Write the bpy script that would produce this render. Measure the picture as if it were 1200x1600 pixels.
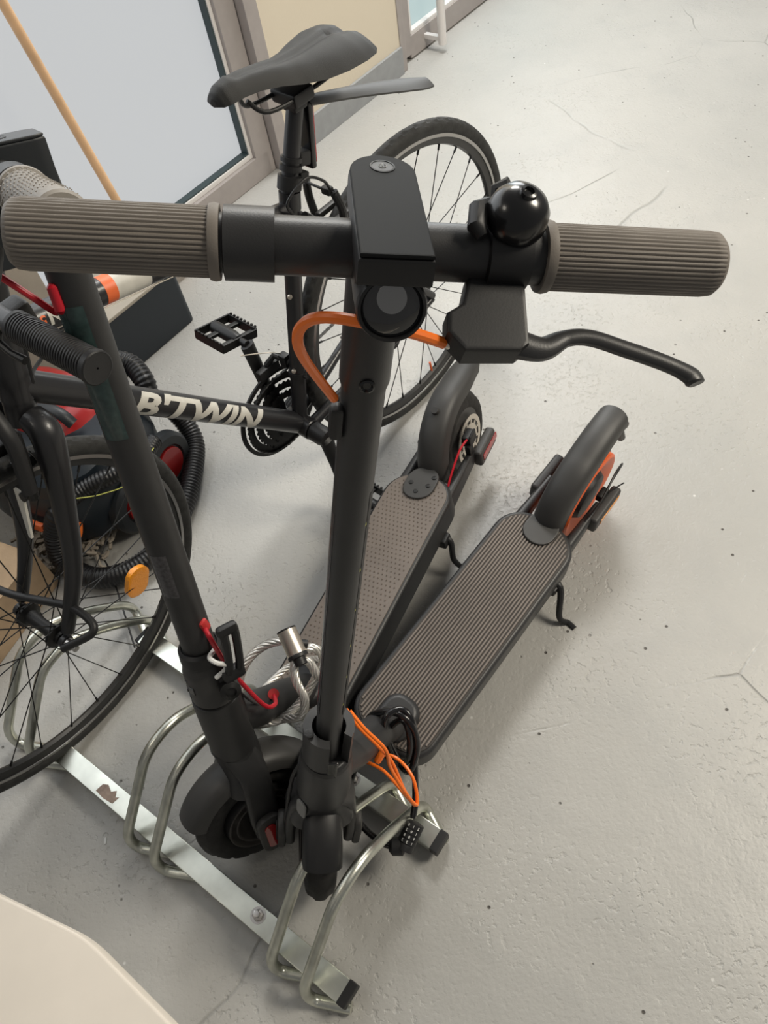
import bpy, bmesh, math, random
from mathutils import Vector as V, Matrix as Mx
random.seed(4)
PI = math.pi
for o in list(bpy.data.objects): bpy.data.objects.remove(o)
S = bpy.context.scene
COL = S.collection
# ------------------------------------------------------------------ camera, world, lights, exposure
F_PX, H_CAM = 1213.78, 1.43595
RC = Mx(((0.9767091669, -0.1721675712, -0.1280528435), (0.2145674796, 0.7837051791, 0.5828953499), (0, -0.5967952075, 0.8023935944)))  # world -> camera
cd = bpy.data.cameras.new('camera'); cam = bpy.data.objects.new('camera', cd); COL.objects.link(cam)
cd.sensor_fit = 'VERTICAL'; cd.sensor_height = 36; cd.lens = F_PX * 36 / 1600; cd.clip_start = .02
cam.matrix_world = Mx.Translation((0, 0, H_CAM)) @ RC.transposed().to_4x4()
S.camera = cam
S.view_settings.view_transform = 'Standard'; S.view_settings.look = 'None'
S.view_settings.exposure = 0.0; S.view_settings.gamma = 1
WALL_T = math.radians(43.5)
WA = V((math.cos(WALL_T), math.sin(WALL_T), 0)); WN = V((math.sin(WALL_T), -math.cos(WALL_T), 0)); WO = V((.037, 2.745, 0))
WM = Mx(((WA.x, WN.x, 0, WO.x), (WA.y, WN.y, 0, WO.y), (0, 0, 1, 0), (0, 0, 0, 1)))      # wall frame: x along wall, y into the room, z up
wd = bpy.data.worlds.new('world'); S.world = wd; wd.use_nodes = True
wd.node_tree.nodes['Background'].inputs[0].default_value = (1, .985, .96, 1); wd.node_tree.nodes['Background'].inputs[1].default_value = .16
def area(name, loc, to, size, power, col=(1, 1, 1)):
    l = bpy.data.lights.new(name, 'AREA'); l.shape = 'RECTANGLE'; l.size, l.size_y = size; l.energy = power; l.color = col
    o = bpy.data.objects.new(name, l); COL.objects.link(o); o.location = loc
    o.rotation_euler = (V(to) - V(loc)).to_track_quat('-Z', 'Y').to_euler(); return o
area('daylight_from_window', WM @ V((-1.2, .12, 1.35)), WM @ V((-1.0, 2.4, 0)), (2.0, 1.8), 16, (.93, .97, 1))
area('daylight_from_doorway', WM @ V((1.25, .12, 1.2)), WM @ V((.9, 2.2, 0)), (1.2, 1.8), 30, (.95, .98, 1))
area('ceiling_light_far', (.75, 2.9, 2.75), (.6, 2.2, 0), (.7, .7), 51, (1, .985, .94))
area('ceiling_light_right', (2.3, .5, 2.6), (1.1, .7, 0), (.9, .9), 76, (1, .92, .78))
area('ceiling_light_left', (-1.5, .3, 2.7), (-.8, .5, 0), (.5, .5), 5, (1, .92, .8))
GLOW = .66
# ------------------------------------------------------------------ materials
def mat(name, col, rough=.5, metal=0, bump=0, bscale=200, var=0, vscale=30, spec=.5, coat=0, emit=0, trans=0, detail=3):
    m = bpy.data.materials.new(name); m.use_nodes = True; nt = m.node_tree; b = nt.nodes['Principled BSDF']
    c = (*col, 1); b.inputs['Base Color'].default_value = c; b.inputs['Roughness'].default_value = rough; b.inputs['Metallic'].default_value = metal
    b.inputs['Specular IOR Level'].default_value = spec; b.inputs['Coat Weight'].default_value = coat; b.inputs['Transmission Weight'].default_value = trans
    if emit: b.inputs['Emission Color'].default_value = c; b.inputs['Emission Strength'].default_value = emit
    tc = nt.nodes.new('ShaderNodeTexCoord')
    def noise(sc, det=detail):
        n = nt.nodes.new('ShaderNodeTexNoise'); n.inputs['Scale'].default_value = sc; n.inputs['Detail'].default_value = det
        nt.links.new(tc.outputs['Object'], n.inputs['Vector']); return n
    if var:
        n = noise(vscale); mx = nt.nodes.new('ShaderNodeMix'); mx.data_type = 'RGBA'
        mx.inputs[6].default_value = tuple(max(0, x * (1 - var)) for x in col) + (1,); mx.inputs[7].default_value = tuple(min(1, x * (1 + var)) for x in col) + (1,)
        rp = nt.nodes.new('ShaderNodeMapRange'); rp.inputs[1].default_value = .3; rp.inputs[2].default_value = .7
        nt.links.new(n.outputs[0], rp.inputs[0]); nt.links.new(rp.outputs[0], mx.inputs[0]); nt.links.new(mx.outputs[2], b.inputs['Base Color'])
    if bump:
        n = noise(bscale); bp = nt.nodes.new('ShaderNodeBump'); bp.inputs['Strength'].default_value = bump; bp.inputs['Distance'].default_value = .002
        nt.links.new(n.outputs[0], bp.inputs['Height']); nt.links.new(bp.outputs[0], b.inputs['Normal'])
    return m
K = dict(
 scoot=mat('charcoal_paint', (.028, .028, .029), .42, bump=.06, bscale=900, var=.08),
 scoot2=mat('dark_charcoal_paint', (.022, .022, .0225), .45, bump=.06, bscale=900, var=.1),
 plast=mat('black_plastic', (.011, .011, .012), .48, bump=.03, bscale=700),
 plastg=mat('grey_plastic', (.045, .044, .043), .5, bump=.05, bscale=800, var=.08, vscale=14),
 gloss=mat('gloss_black', (.007, .007, .008), .24, coat=.25),
 dash=mat('dash_panel', (.012, .013, .014), .6, bump=.02, spec=.12),
 tyre=mat('scooter_tyre_rubber', (.018, .017, .016), .75, bump=.25, bscale=400, var=.3),
 btyre=mat('bike_tyre_rubber', (.022, .022, .021), .7, bump=.3, bscale=500, var=.4, vscale=60),
 taupe=mat('taupe_rubber', (.19, .168, .145), .62, bump=.08, bscale=900, var=.06),
 taupe2=mat('taupe_rubber_mat', (.18, .152, .132), .6, bump=.1, bscale=800, var=.14, vscale=9),
 taupe3=mat('dotted_grip_rubber', (.3, .275, .245), .6, bump=.08, bscale=900),
 matdk=mat('mat_groove_rubber', (.045, .039, .035), .7),
 orange=mat('orange_cable', (.98, .2, .02), .35),
 orim=mat('orange_rim', (.75, .12, .02), .4),
 oreflect=mat('orange_reflector', (.85, .3, .01), .18, bump=.6, bscale=260, coat=.5),
 red=mat('red_cable', (.5, .012, .025), .35),
 redrub=mat('red_rubber', (.55, .03, .03), .5),
 redvac=mat('red_plastic', (.34, .014, .014), .28, var=.12, vscale=12, coat=.2),
 redlens=mat('red_lens', (.35, .005, .008), .1, coat=.6),
 zinc=mat('zinc_plated_steel', (.62, .63, .56), .33, 1, bump=.05, bscale=60, var=.22, vscale=26),
 rail=mat('galvanised_rail', (.74, .76, .69), .3, 1, bump=.04, bscale=40, var=.16, vscale=18),
 steel=mat('brushed_steel', (.72, .66, .58), .38, 1, bump=.05),
 wire=mat('braided_wire', (.85, .83, .78), .36, .85),
 alu=mat('aluminium', (.6, .58, .56), .35, 1, var=.1),
 dkmetal=mat('blackened_metal', (.03, .03, .03), .4, .6, bump=.1, bscale=500),
 spoke=mat('black_spoke', (.03, .03, .03), .35, .7),
 rimg=mat('rim_dark', (.04, .04, .04), .35, .4),
 rimb=mat('rim_brake_track', (.45, .44, .43), .3, 1),
 bframe=mat('bike_frame_black', (.016, .016, .018), .38, bump=.04, bscale=700, coat=.15),
 bsilv=mat('bike_frame_dusty_silver', (.25, .23, .2), .45, var=.15),
 saddle=mat('saddle_vinyl', (.011, .011, .0105), .6, bump=.25, bscale=1200),
 white=mat('white_paint_decal', (.62, .6, .54), .5, var=.06, vscale=60),
 odecal=mat('orange_decal', (.85, .16, .04), .45),
 label=mat('printed_label', (.06, .058, .062), .22, var=.35, vscale=220),
 labelg=mat('green_tinted_label', (.03, .052, .05), .2, var=.25, vscale=120),
 refl=mat('grey_reflector', (.28, .28, .27), .3, bump=.5, bscale=900),
 lens=mat('headlight_lens', (.02, .02, .022), .03, coat=1),
 reflector_cup=mat('lamp_reflector', (.3, .3, .3), .15, .9),
 winframe=mat('window_frame_paint', (.37, .335, .32), .4, bump=.05, bscale=300, var=.04),
 winbead=mat('window_bead_white', (.76, .73, .71), .4),
 seal=mat('glass_seal', (.03, .05, .055), .5),
 wallp=mat('wall_plaster', (.72, .64, .51), .8, bump=.25, bscale=90),
 baseb=mat('baseboard_grey', (.32, .33, .34), .45, bump=.1, bscale=120, var=.06),
 wood=mat('broom_wood', (.72, .46, .26), .5, var=.15, vscale=12),
 card=mat('cardboard', (.42, .3, .19), .8, bump=.15, bscale=300, var=.08),
 navy=mat('dark_navy_plastic', (.008, .014, .021), .42, bump=.05),
 slate=mat('slate_plastic', (.015, .018, .021), .45, bump=.05),
 cream=mat('cream_laminate', (.4, .36, .3), .5, bump=.15, bscale=70, var=.05),
 hose=mat('corrugated_hose', (.008, .008, .009), .4),
 mop=mat('mop_yarn', (.3, .26, .21), .95),
 desk=mat('white_laminate', (.74, .68, .6), .5, var=.02),
 torn=mat('torn_sticker_paper', (.42, .32, .26), .8, bump=.4, bscale=150, var=.2, vscale=90),
 paper=mat('paper_white', (.7, .7, .68), .7),
 yel=mat('yellow_line', (.5, .5, .1), .5),
)
def glow(name, col, s):
    m = bpy.data.materials.new(name); m.use_nodes = True; nt = m.node_tree; b = nt.nodes['Principled BSDF']
    b.inputs['Base Color'].default_value = (.08, .08, .08, 1); b.inputs['Roughness'].default_value = .5
    b.inputs['Emission Color'].default_value = (*col, 1); b.inputs['Emission Strength'].default_value = s; return m
K['frost'] = glow('frosted_daylit_glass', (.74, .765, .785), GLOW)
K['frost2'] = glow('door_daylit_glass', (.62, .8, .8), GLOW)
def floor_mat():
    m = bpy.data.materials.new('painted_concrete'); m.use_nodes = True; nt = m.node_tree; N = nt.nodes; L = nt.links; b = N['Principled BSDF']
    tc = N.new('ShaderNodeTexCoord')
    def tex(t, **k):
        n = N.new(t)
        for a, v in k.items():
            if a in n.inputs.keys(): n.inputs[a].default_value = v
            else: setattr(n, a, v)
        L.new(tc.outputs['Object'], n.inputs['Vector']); return n
    def rng(src, a, b_, c=0., d=1.):
        r = N.new('ShaderNodeMapRange'); r.inputs[1].default_value = a; r.inputs[2].default_value = b_; r.inputs[3].default_value = c; r.inputs[4].default_value = d
        L.new(src, r.inputs[0]); return r.outputs[0]
    def mixc(fac, A, B):
        x = N.new('ShaderNodeMix'); x.data_type = 'RGBA'; L.new(fac, x.inputs[0])
        for i, q in ((6, A), (7, B)):
            if isinstance(q, tuple): x.inputs[i].default_value = (*q, 1)
            else: L.new(q, x.inputs[i])
        return x.outputs[2]
    def mth(op, A, B):
        x = N.new('ShaderNodeMath'); x.operation = op
        for i, q in ((0, A), (1, B)):
            if isinstance(q, (int, float)): x.inputs[i].default_value = q
            else: L.new(q, x.inputs[i])
        return x.outputs[0]
    big = tex('ShaderNodeTexNoise', Scale=1.6, Detail=5.); med = tex('ShaderNodeTexNoise', Scale=9., Detail=6.); fine = tex('ShaderNodeTexNoise', Scale=130., Detail=4.)
    c = mixc(rng(big.outputs[0], .35, .65), (.40, .395, .375), (.45, .44, .415)); c = mixc(rng(med.outputs[0], .5, .75, 0, .35), c, (.36, .36, .35))
    spk = tex('ShaderNodeTexVoronoi', Scale=26.); spn = tex('ShaderNodeTexNoise', Scale=7., Detail=2.)
    dots = mth('MULTIPLY', rng(spk.outputs['Distance'], .05, .09, 1, 0), rng(spn.outputs[0], .5, .56)); c = mixc(dots, c, (.09, .08, .07))
    spk2 = tex('ShaderNodeTexVoronoi', Scale=17.); spn2 = tex('ShaderNodeTexNoise', Scale=5., Detail=2.)
    wh = mth('MULTIPLY', rng(spk2.outputs['Distance'], .03, .06, .8, 0), rng(spn2.outputs[0], .53, .6)); c = mixc(wh, c, (.7, .7, .68))
    wv = N.new('ShaderNodeTexNoise'); wv.inputs['Scale'].default_value = 3; L.new(tc.outputs['Object'], wv.inputs['Vector'])
    vm = N.new('ShaderNodeVectorMath'); vm.operation = 'MULTIPLY_ADD'; L.new(wv.outputs['Color'], vm.inputs[0]); vm.inputs[1].default_value = (.12, .12, 0); L.new(tc.outputs['Object'], vm.inputs[2])
    cr = N.new('ShaderNodeTexVoronoi'); cr.feature = 'DISTANCE_TO_EDGE'; cr.inputs['Scale'].default_value = 1.25; L.new(vm.outputs[0], cr.inputs['Vector'])
    crm = mth('MULTIPLY', rng(cr.outputs['Distance'], 0, .004, 1, 0), rng(big.outputs[0], .52, .6)); c = mixc(mth('MULTIPLY', crm, .5), c, (.2, .2, .19))
    L.new(c, b.inputs['Base Color'])
    pits = tex('ShaderNodeTexNoise', Scale=85., Detail=3.); patch = rng(tex('ShaderNodeTexNoise', Scale=4., Detail=2.).outputs[0], .45, .62, .25, 1)
    h = mth('ADD', mth('MULTIPLY', fine.outputs[0], .35), mth('MULTIPLY', mth('MULTIPLY', rng(pits.outputs[0], .28, .45, 0, 1), patch), .6)); h = mth('ADD', h, mth('MULTIPLY', med.outputs[0], 1.4)); h = mth('SUBTRACT', h, mth('MULTIPLY', crm, .8)); h = mth('SUBTRACT', h, dots)
    bp = N.new('ShaderNodeBump'); bp.inputs['Strength'].default_value = .75; bp.inputs['Distance'].default_value = .003; L.new(h, bp.inputs['Height']); L.new(bp.outputs[0], b.inputs['Normal'])
    L.new(rng(fine.outputs[0], .3, .7, .34, .5), b.inputs['Roughness']); b.inputs['Specular IOR Level'].default_value = .55
    return m
K['floor'] = floor_mat()
# ------------------------------------------------------------------ mesh helpers
def frames(P, closed=False):
    n = len(P); T = []
    for i in range(n):
        a = P[(i - 1) % n] if (closed or i > 0) else P[i]; b = P[(i + 1) % n] if (closed or i < n - 1) else P[i]
        t = (b - a); T.append(t.normalized() if t.length > 1e-9 else V((0, 0, 1)))
    up = V((0, 0, 1)) if abs(T[0].z) < .9 else V((0, 1, 0)); x = T[0].cross(up).normalized(); out = []
    for i in range(n):
        if i: x = (x - T[i] * x.dot(T[i])).normalized()
        out.append((T[i], x, T[i].cross(x)))
    return out
def spline(P, k=8, closed=False):
    P = [V(p) for p in P]; n = len(P); out = []
    for i in range(n if closed else n - 1):
        p0 = P[(i - 1) % n] if (closed or i) else P[0]; p1 = P[i]; p2 = P[(i + 1) % n]; p3 = P[(i + 2) % n] if (closed or i + 2 < n) else P[-1]
        for j in range(k):
            t = j / k; out.append(.5 * ((2 * p1) + (p2 - p0) * t + (2 * p0 - 5 * p1 + 4 * p2 - p3) * t * t + (3 * p1 - p0 - 3 * p2 + p3) * t ** 3))
    if not closed: out.append(P[-1])
    return out
def resample(P, d):
    out = [P[0].copy()]; acc = 0
    for a, b in zip(P, P[1:]):
        L = (b - a).length
        while L > 0 and acc + L >= d:
            t = (d - acc) / L; a = a.lerp(b, t); out.append(a.copy()); L = (b - a).length; acc = 0
        acc += L
    return out
def polyround(P, r, k=5, closed=False):        # round the corners of a polyline
    P = [V(p) for p in P]; n = len(P); out = []
    for i in range(n):
        if not closed and i in (0, n - 1): out.append(P[i]); continue
        a = P[i - 1] - P[i]; b = P[(i + 1) % n] - P[i]; d = min(r, a.length * .48, b.length * .48); A = P[i] + a.normalized() * d; B = P[i] + b.normalized() * d
        for j in range(k + 1):
            t = j / k; out.append(A * (1 - t) ** 2 + P[i] * 2 * t * (1 - t) + B * t * t)
    return out
class G:
    def __init__(s): s.v = []; s.f = []
    def add(s, v, f, M=None):
        o = len(s.v); s.v += [(M @ V(p)) if M else V(p) for p in v]; s.f += [tuple(i + o for i in q) for q in f]; return s
    def bm(s, bm, M=None):
        bm.verts.index_update(); s.add([v.co.copy() for v in bm.verts], [[v.index for v in f.verts] for f in bm.faces], M); bm.free(); return s
    def box(s, c, size, bev=0, M=None, rot=None, seg=2):
        bm = bmesh.new(); bmesh.ops.create_cube(bm, size=1); bmesh.ops.scale(bm, vec=size, verts=bm.verts)
        if bev: bmesh.ops.bevel(bm, geom=list(bm.edges), offset=bev, segments=seg, affect='EDGES', profile=.5)
        T = Mx.Translation(c)
        if rot is not None: T = T @ rot
        return s.bm(bm, (M @ T) if M else T)
    def prism(s, out, z0, z1, M=None, bev=0, seg=2):
        bm = bmesh.new(); n = len(out); A = [bm.verts.new((p[0], p[1], z0)) for p in out]; B = [bm.verts.new((p[0], p[1], z1)) for p in out]
        bm.faces.new(A[::-1]); bm.faces.new(B)
        for i in range(n): bm.faces.new((A[i], A[(i + 1) % n], B[(i + 1) % n], B[i]))
        bmesh.ops.recalc_face_normals(bm, faces=bm.faces)
        if bev: bmesh.ops.bevel(bm, geom=[e for e in bm.edges if abs(e.verts[0].co.z - e.verts[1].co.z) < 1e-7], offset=bev, segments=seg, affect='EDGES', profile=.5)
        return s.bm(bm, M)
    def loft(s, R, closed=False, caps=True, M=None):
        n = len(R[0]); k = len(R); v = [p for r in R for p in r]; f = []
        for i in range(k if closed else k - 1):
            a = i * n; b = ((i + 1) % k) * n
            for j in range(n): f.append((a + j, a + (j + 1) % n, b + (j + 1) % n, b + j))
        if caps and not closed: f.append(tuple(range(n))[::-1]); f.append(tuple((k - 1) * n + j for j in range(n)))
        return s.add(v, f, M)
    def tube(s, P, r, n=12, closed=False, M=None, flat=1., caps=True):
        P = [V(p) for p in P]; fr = frames(P, closed); R = []
        for i, (p, (t, x, y)) in enumerate(zip(P, fr)):
            q = r(i) if callable(r) else (r[i] if isinstance(r, (list, tuple)) else r)
            R.append([p + (x * math.cos(2 * PI * j / n) + y * math.sin(2 * PI * j / n) * flat) * q for j in range(n)])
        return s.loft(R, closed, caps, M)
    def lathe(s, prof, o=(0, 0, 0), ax=(0, 1, 0), n=48, M=None, closed=False):      # prof: (radius, height along axis)
        o = V(o); ax = V(ax).normalized(); x = ax.orthogonal().normalized(); y = ax.cross(x); R = []
        for r, h in prof: R.append([o + ax * h + (x * math.cos(2 * PI * j / n) + y * math.sin(2 * PI * j / n)) * max(r, 1e-5) for j in range(n)])
        return s.loft(R, closed, not closed, M)
    def done(s, name, m, parent=None, M=None, ang=35):
        me = bpy.data.meshes.new(name); me.from_pydata([tuple(p) for p in s.v], [], s.f); me.update()
        bm = bmesh.new(); bm.from_mesh(me); bmesh.ops.recalc_face_normals(bm, faces=bm.faces); bm.to_mesh(me); bm.free()
        me.materials.append(K[m]); me.shade_smooth(); me.set_sharp_from_angle(angle=math.radians(ang))
        o = bpy.data.objects.new(name, me); COL.objects.link(o)
        wn = o.modifiers.new('wn', 'WEIGHTED_NORMAL'); wn.keep_sharp = True
        if parent: o.parent = parent
        if M is not None: o.matrix_local = M
        return o
def tag(o, label=None, cat=None, group=None, kind=None):
    for k, v in (('label', label), ('category', cat), ('group', group), ('kind', kind)):
        if v: o[k] = v
    return o
def thing(name, label, cat, M, group=None):
    o = bpy.data.objects.new(name, None); COL.objects.link(o); o.matrix_world = M; o.empty_display_size = .1; return tag(o, label, cat, group)
def at(px, py, z):                            # the world point at height z seen at a place of the photograph
    r = RC.transposed() @ V(((px - 600) / F_PX, -(py - 800) / F_PX, -1)); t = (z - H_CAM) / r.z; return V((0, 0, H_CAM)) + r * t
def text_mesh(s, size, bold=0, shear=0):      # letters in the xy plane, baseline start at the origin
    cu = bpy.data.curves.new('t', 'FONT'); cu.body = s; cu.size = size; cu.offset = bold; cu.shear = shear; cu.resolution_u = 3; cu.fill_mode = 'FRONT'
    o = bpy.data.objects.new('t', cu); COL.objects.link(o); dg = bpy.context.evaluated_depsgraph_get(); dg.update()
    me = bpy.data.meshes.new_from_object(o.evaluated_get(dg)); bpy.data.objects.remove(o); bm = bmesh.new(); bm.from_mesh(me); bpy.data.meshes.remove(me)
    bmesh.ops.triangulate(bm, faces=bm.faces)
    for _ in range(5):
        es = [e for e in bm.edges if e.calc_length() > size * .13]
        if not es: break
        bmesh.ops.subdivide_edges(bm, edges=es, cuts=1); bmesh.ops.triangulate(bm, faces=[f for f in bm.faces if len(f.verts) > 3])
    return bm
def wrap_text(s, size, A, B, rad, side, name, m, parent, M=None, ang0=0, bold=0, shear=0, stretch=1, t0=0):
    """letters rolled round a tube from A towards B; side = outward direction at the text's middle line"""
    A = V(A); B = V(B); ax = (B - A).normalized(); sd = V(side); sd = (sd - ax * sd.dot(ax)).normalized(); upv = sd.cross(ax); bm = text_mesh(s, size, bold, shear); g = G()
    for v in bm.verts:
        th = (v.co.y - size * .35) / rad + ang0; u = t0 + v.co.x * stretch; v.co = A + ax * u + (sd * math.cos(th) + upv * math.sin(th)) * (rad + .0007)
    g.bm(bm); o = g.done(name, m, parent, M, 80); return o
def arcshell(A, B, ra, rb, side, half, thick, n=10, k=8):     # strip of shell on a tube between A and B
    A = V(A); B = V(B); ax = (B - A).normalized(); sd = V(side); sd = (sd - ax * sd.dot(ax)).normalized(); upv = sd.cross(ax); R = []
    for i in range(k + 1):
        t = i / k; p = A.lerp(B, t); r = ra + (rb - ra) * t; ring = []
        for j in range(n + 1):
            a = -half + 2 * half * j / n; ring.append(p + (sd * math.cos(a) + upv * math.sin(a)) * (r + thick))
        for j in range(n, -1, -1):
            a = -half + 2 * half * j / n; ring.append(p + (sd * math.cos(a) + upv * math.sin(a)) * (r - .0004))
        R.append(ring)
    return G().loft(R)
RX = lambda a: Mx.Rotation(a, 4, 'X'); RY = lambda a: Mx.Rotation(a, 4, 'Y'); RZ = lambda a: Mx.Rotation(a, 4, 'Z'); TR = lambda *p: Mx.Translation(p)
def rr(w, h, r, k=4, cx=0, cy=0):             # rounded rectangle outline
    out = []
    for sx, sy, a0 in ((1, 1, 0), (-1, 1, PI / 2), (-1, -1, PI), (1, -1, 1.5 * PI)):
        for j in range(k + 1):
            a = a0 + PI / 2 * j / k; out.append((cx + sx * (w / 2 - r) + r * math.cos(a), cy + sy * (h / 2 - r) + r * math.sin(a)))
    return out
def ring(w, d, r, z, cx=0, cy=0, k=4): return [V((x, y, z)) for x, y in rr(w, d, r, k, cx, cy)]
# ------------------------------------------------------------------ setting: floor, wall, window, door
def struct(g, name, m, M=None): o = g.done(name, m, None, M, 30); o['kind'] = 'structure'; return o
struct(G().box((1, 2, -.05), (9, 9, .1)), 'floor', 'floor')
g = G().box((.2115, -.1, 1.35), (.677, .2, 2.7)).box((0, -.1, 2.5), (7, .2, .4)).box((2.6, -.1, 1.35), (1.4, .2, 2.7)); struct(g, 'wall_back', 'wallp', WM)
struct(G().box((.245, .006, .0485), (.61, .012, .097), .001), 'baseboard_back', 'baseb', WM)
w = thing('window_1', None, None, WM); w['kind'] = 'structure'
fr = G().box((-.154, -.05, 1.15), (.054, .13, 2.3), .003); fr.done('window_reveal', 'winframe', w)
fr = G().box((-.222, -.055, 1.15), (.078, .07, 2.3), .004).box((-2.0, -.055, .04), (3.6, .07, .08), .004).box((-2.0, -.055, 2.26), (3.6, .07, .08), .004).box((-2.1, -.055, 1.15), (.08, .07, 2.3), .004); fr.done('window_frame', 'winframe', w)
G().box((-.267, -.058, 1.15), (.014, .05, 2.14), .002).box((-1.17, -.058, .088), (1.8, .05, .016), .002).done('glazing_bead', 'winbead', w)
G().box((-.2765, -.06, 1.16), (.005, .045, 2.12)).box((-1.17, -.06, .0985), (1.79, .045, .005)).done('glass_seal', 'seal', w)
G().box((-1.17, -.07, 1.16), (1.79, .012, 2.12)).done('glass_pane', 'frost', w)
d = thing('door_1', None, None, WM); d['kind'] = 'structure'
G().box((.566, -.045, 1.12), (.032, .1, 2.24), .003).box((1.25, -.045, 2.27), (1.4, .1, .06), .003).done('door_jamb', 'winframe', d)
G().box((.62, -.055, 1.12), (.075, .06, 2.2), .003).box((1.2, -.055, .046), (1.1, .06, .08), .003).box((1.2, -.055, 2.18), (1.1, .06, .08), .003).box((1.75, -.055, 1.12), (.075, .06, 2.2), .003).done('door_leaf', 'winframe', d)
G().box((.665, -.055, 1.12), (.014, .05, 2.06), .002).box((1.2, -.055, .092), (1.07, .05, .014), .002).done('door_bead', 'winbead', d)
G().box((1.2, -.06, 1.12), (1.07, .012, 2.05)).done('door_glass', 'frost2', d)
h = G().tube([(.752, .055, .03), (.752, .055, 1.5)], .0165, 20).box((.752, .015, .05), (.022, .085, .018), .003); h.done('door_handle', 'winbead', d)
# ------------------------------------------------------------------ wheels
def tyre_mesh(R, r, M=None, n=160, knob=0, groove=.0015, per=4, o=(0, 0, 0), flat=1.):
    R_ = []
    for i in range(n):
        a = 2 * PI * i / n; rg = []
        for j in range(20):
            b = 2 * PI * j / 20; q = r
            if -2 <= ((j + 10) % 20) - 10 <= 2 or knob:
                jj = abs(((j + 10) % 20) - 10)
                if jj <= 5 and jj != 0 and (i + jj * 2) % per == 0: q = r - groove
                if knob and jj in (2,): q = r - groove
            rr_ = R - r + q * math.cos(b); rg.append(V((rr_ * math.cos(a), q * math.sin(b) * flat, rr_ * math.sin(a))) + V(o))
        R_.append(rg)
    return G().loft(R_, closed=True, M=M)
def bike_wheel(parent, M, R=.345, name='front_wheel', n_sp=28, hubw=.05, refl=False, valve=True):
    wt = tyre_mesh(R, .0160, None, 300, groove=.0034, per=5); w = wt.done(name, 'btyre', parent, M)
    rp = [(R - .0300, -.0095), (R - .0235, -.0115), (R - .0225, -.006), (R - .026, 0), (R - .0225, .006), (R - .0235, .0115), (R - .0300, .0095), (R - .047, .006), (R - .05, 0), (R - .047, -.006)]
    G().lathe(rp, closed=True, n=120).done('rim', 'rimg', w)
    for sgn in (-1, 1): G().lathe([(R - .0245, sgn * .0116), (R - .033, sgn * .0118), (R - .033, sgn * .0098), (R - .0245, sgn * .0098)], closed=True, n=120).done('brake_track', 'rimb', w)
    G().lathe([(.006, -.056), (.006, -.05), (.012, -.049), (.012, -.042), (.022, -.04), (.022, -.034), (.013, -.03), (.011, 0), (.013, .03), (.022, .034), (.022, .04), (.012, .042), (.012, .049), (.006, .05), (.006, .056)], n=32).done('hub', 'dkmetal', w)
    for i in range(n_sp):
        a = 2 * PI * i / n_sp; sd = 1 if i % 2 else -1; b = a + (1 if (i // 2) % 2 else -1) * 1.15
        p = V((math.cos(a) * (R - .046), 0, math.sin(a) * (R - .046))); q = V((math.cos(b) * .02, sd * .037, math.sin(b) * .02))
        sp = G().tube([p, q], .0011, 6); pn = p.lerp(q, .05); sp.tube([p, pn], .0023, 6); sp.done('spoke', 'spoke', w)
    if valve: G().tube([(-.05, 0, -R + .052), (-.045, 0, -R + .085)], .0028, 8).done('valve', 'orim', w)
    return w
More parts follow.
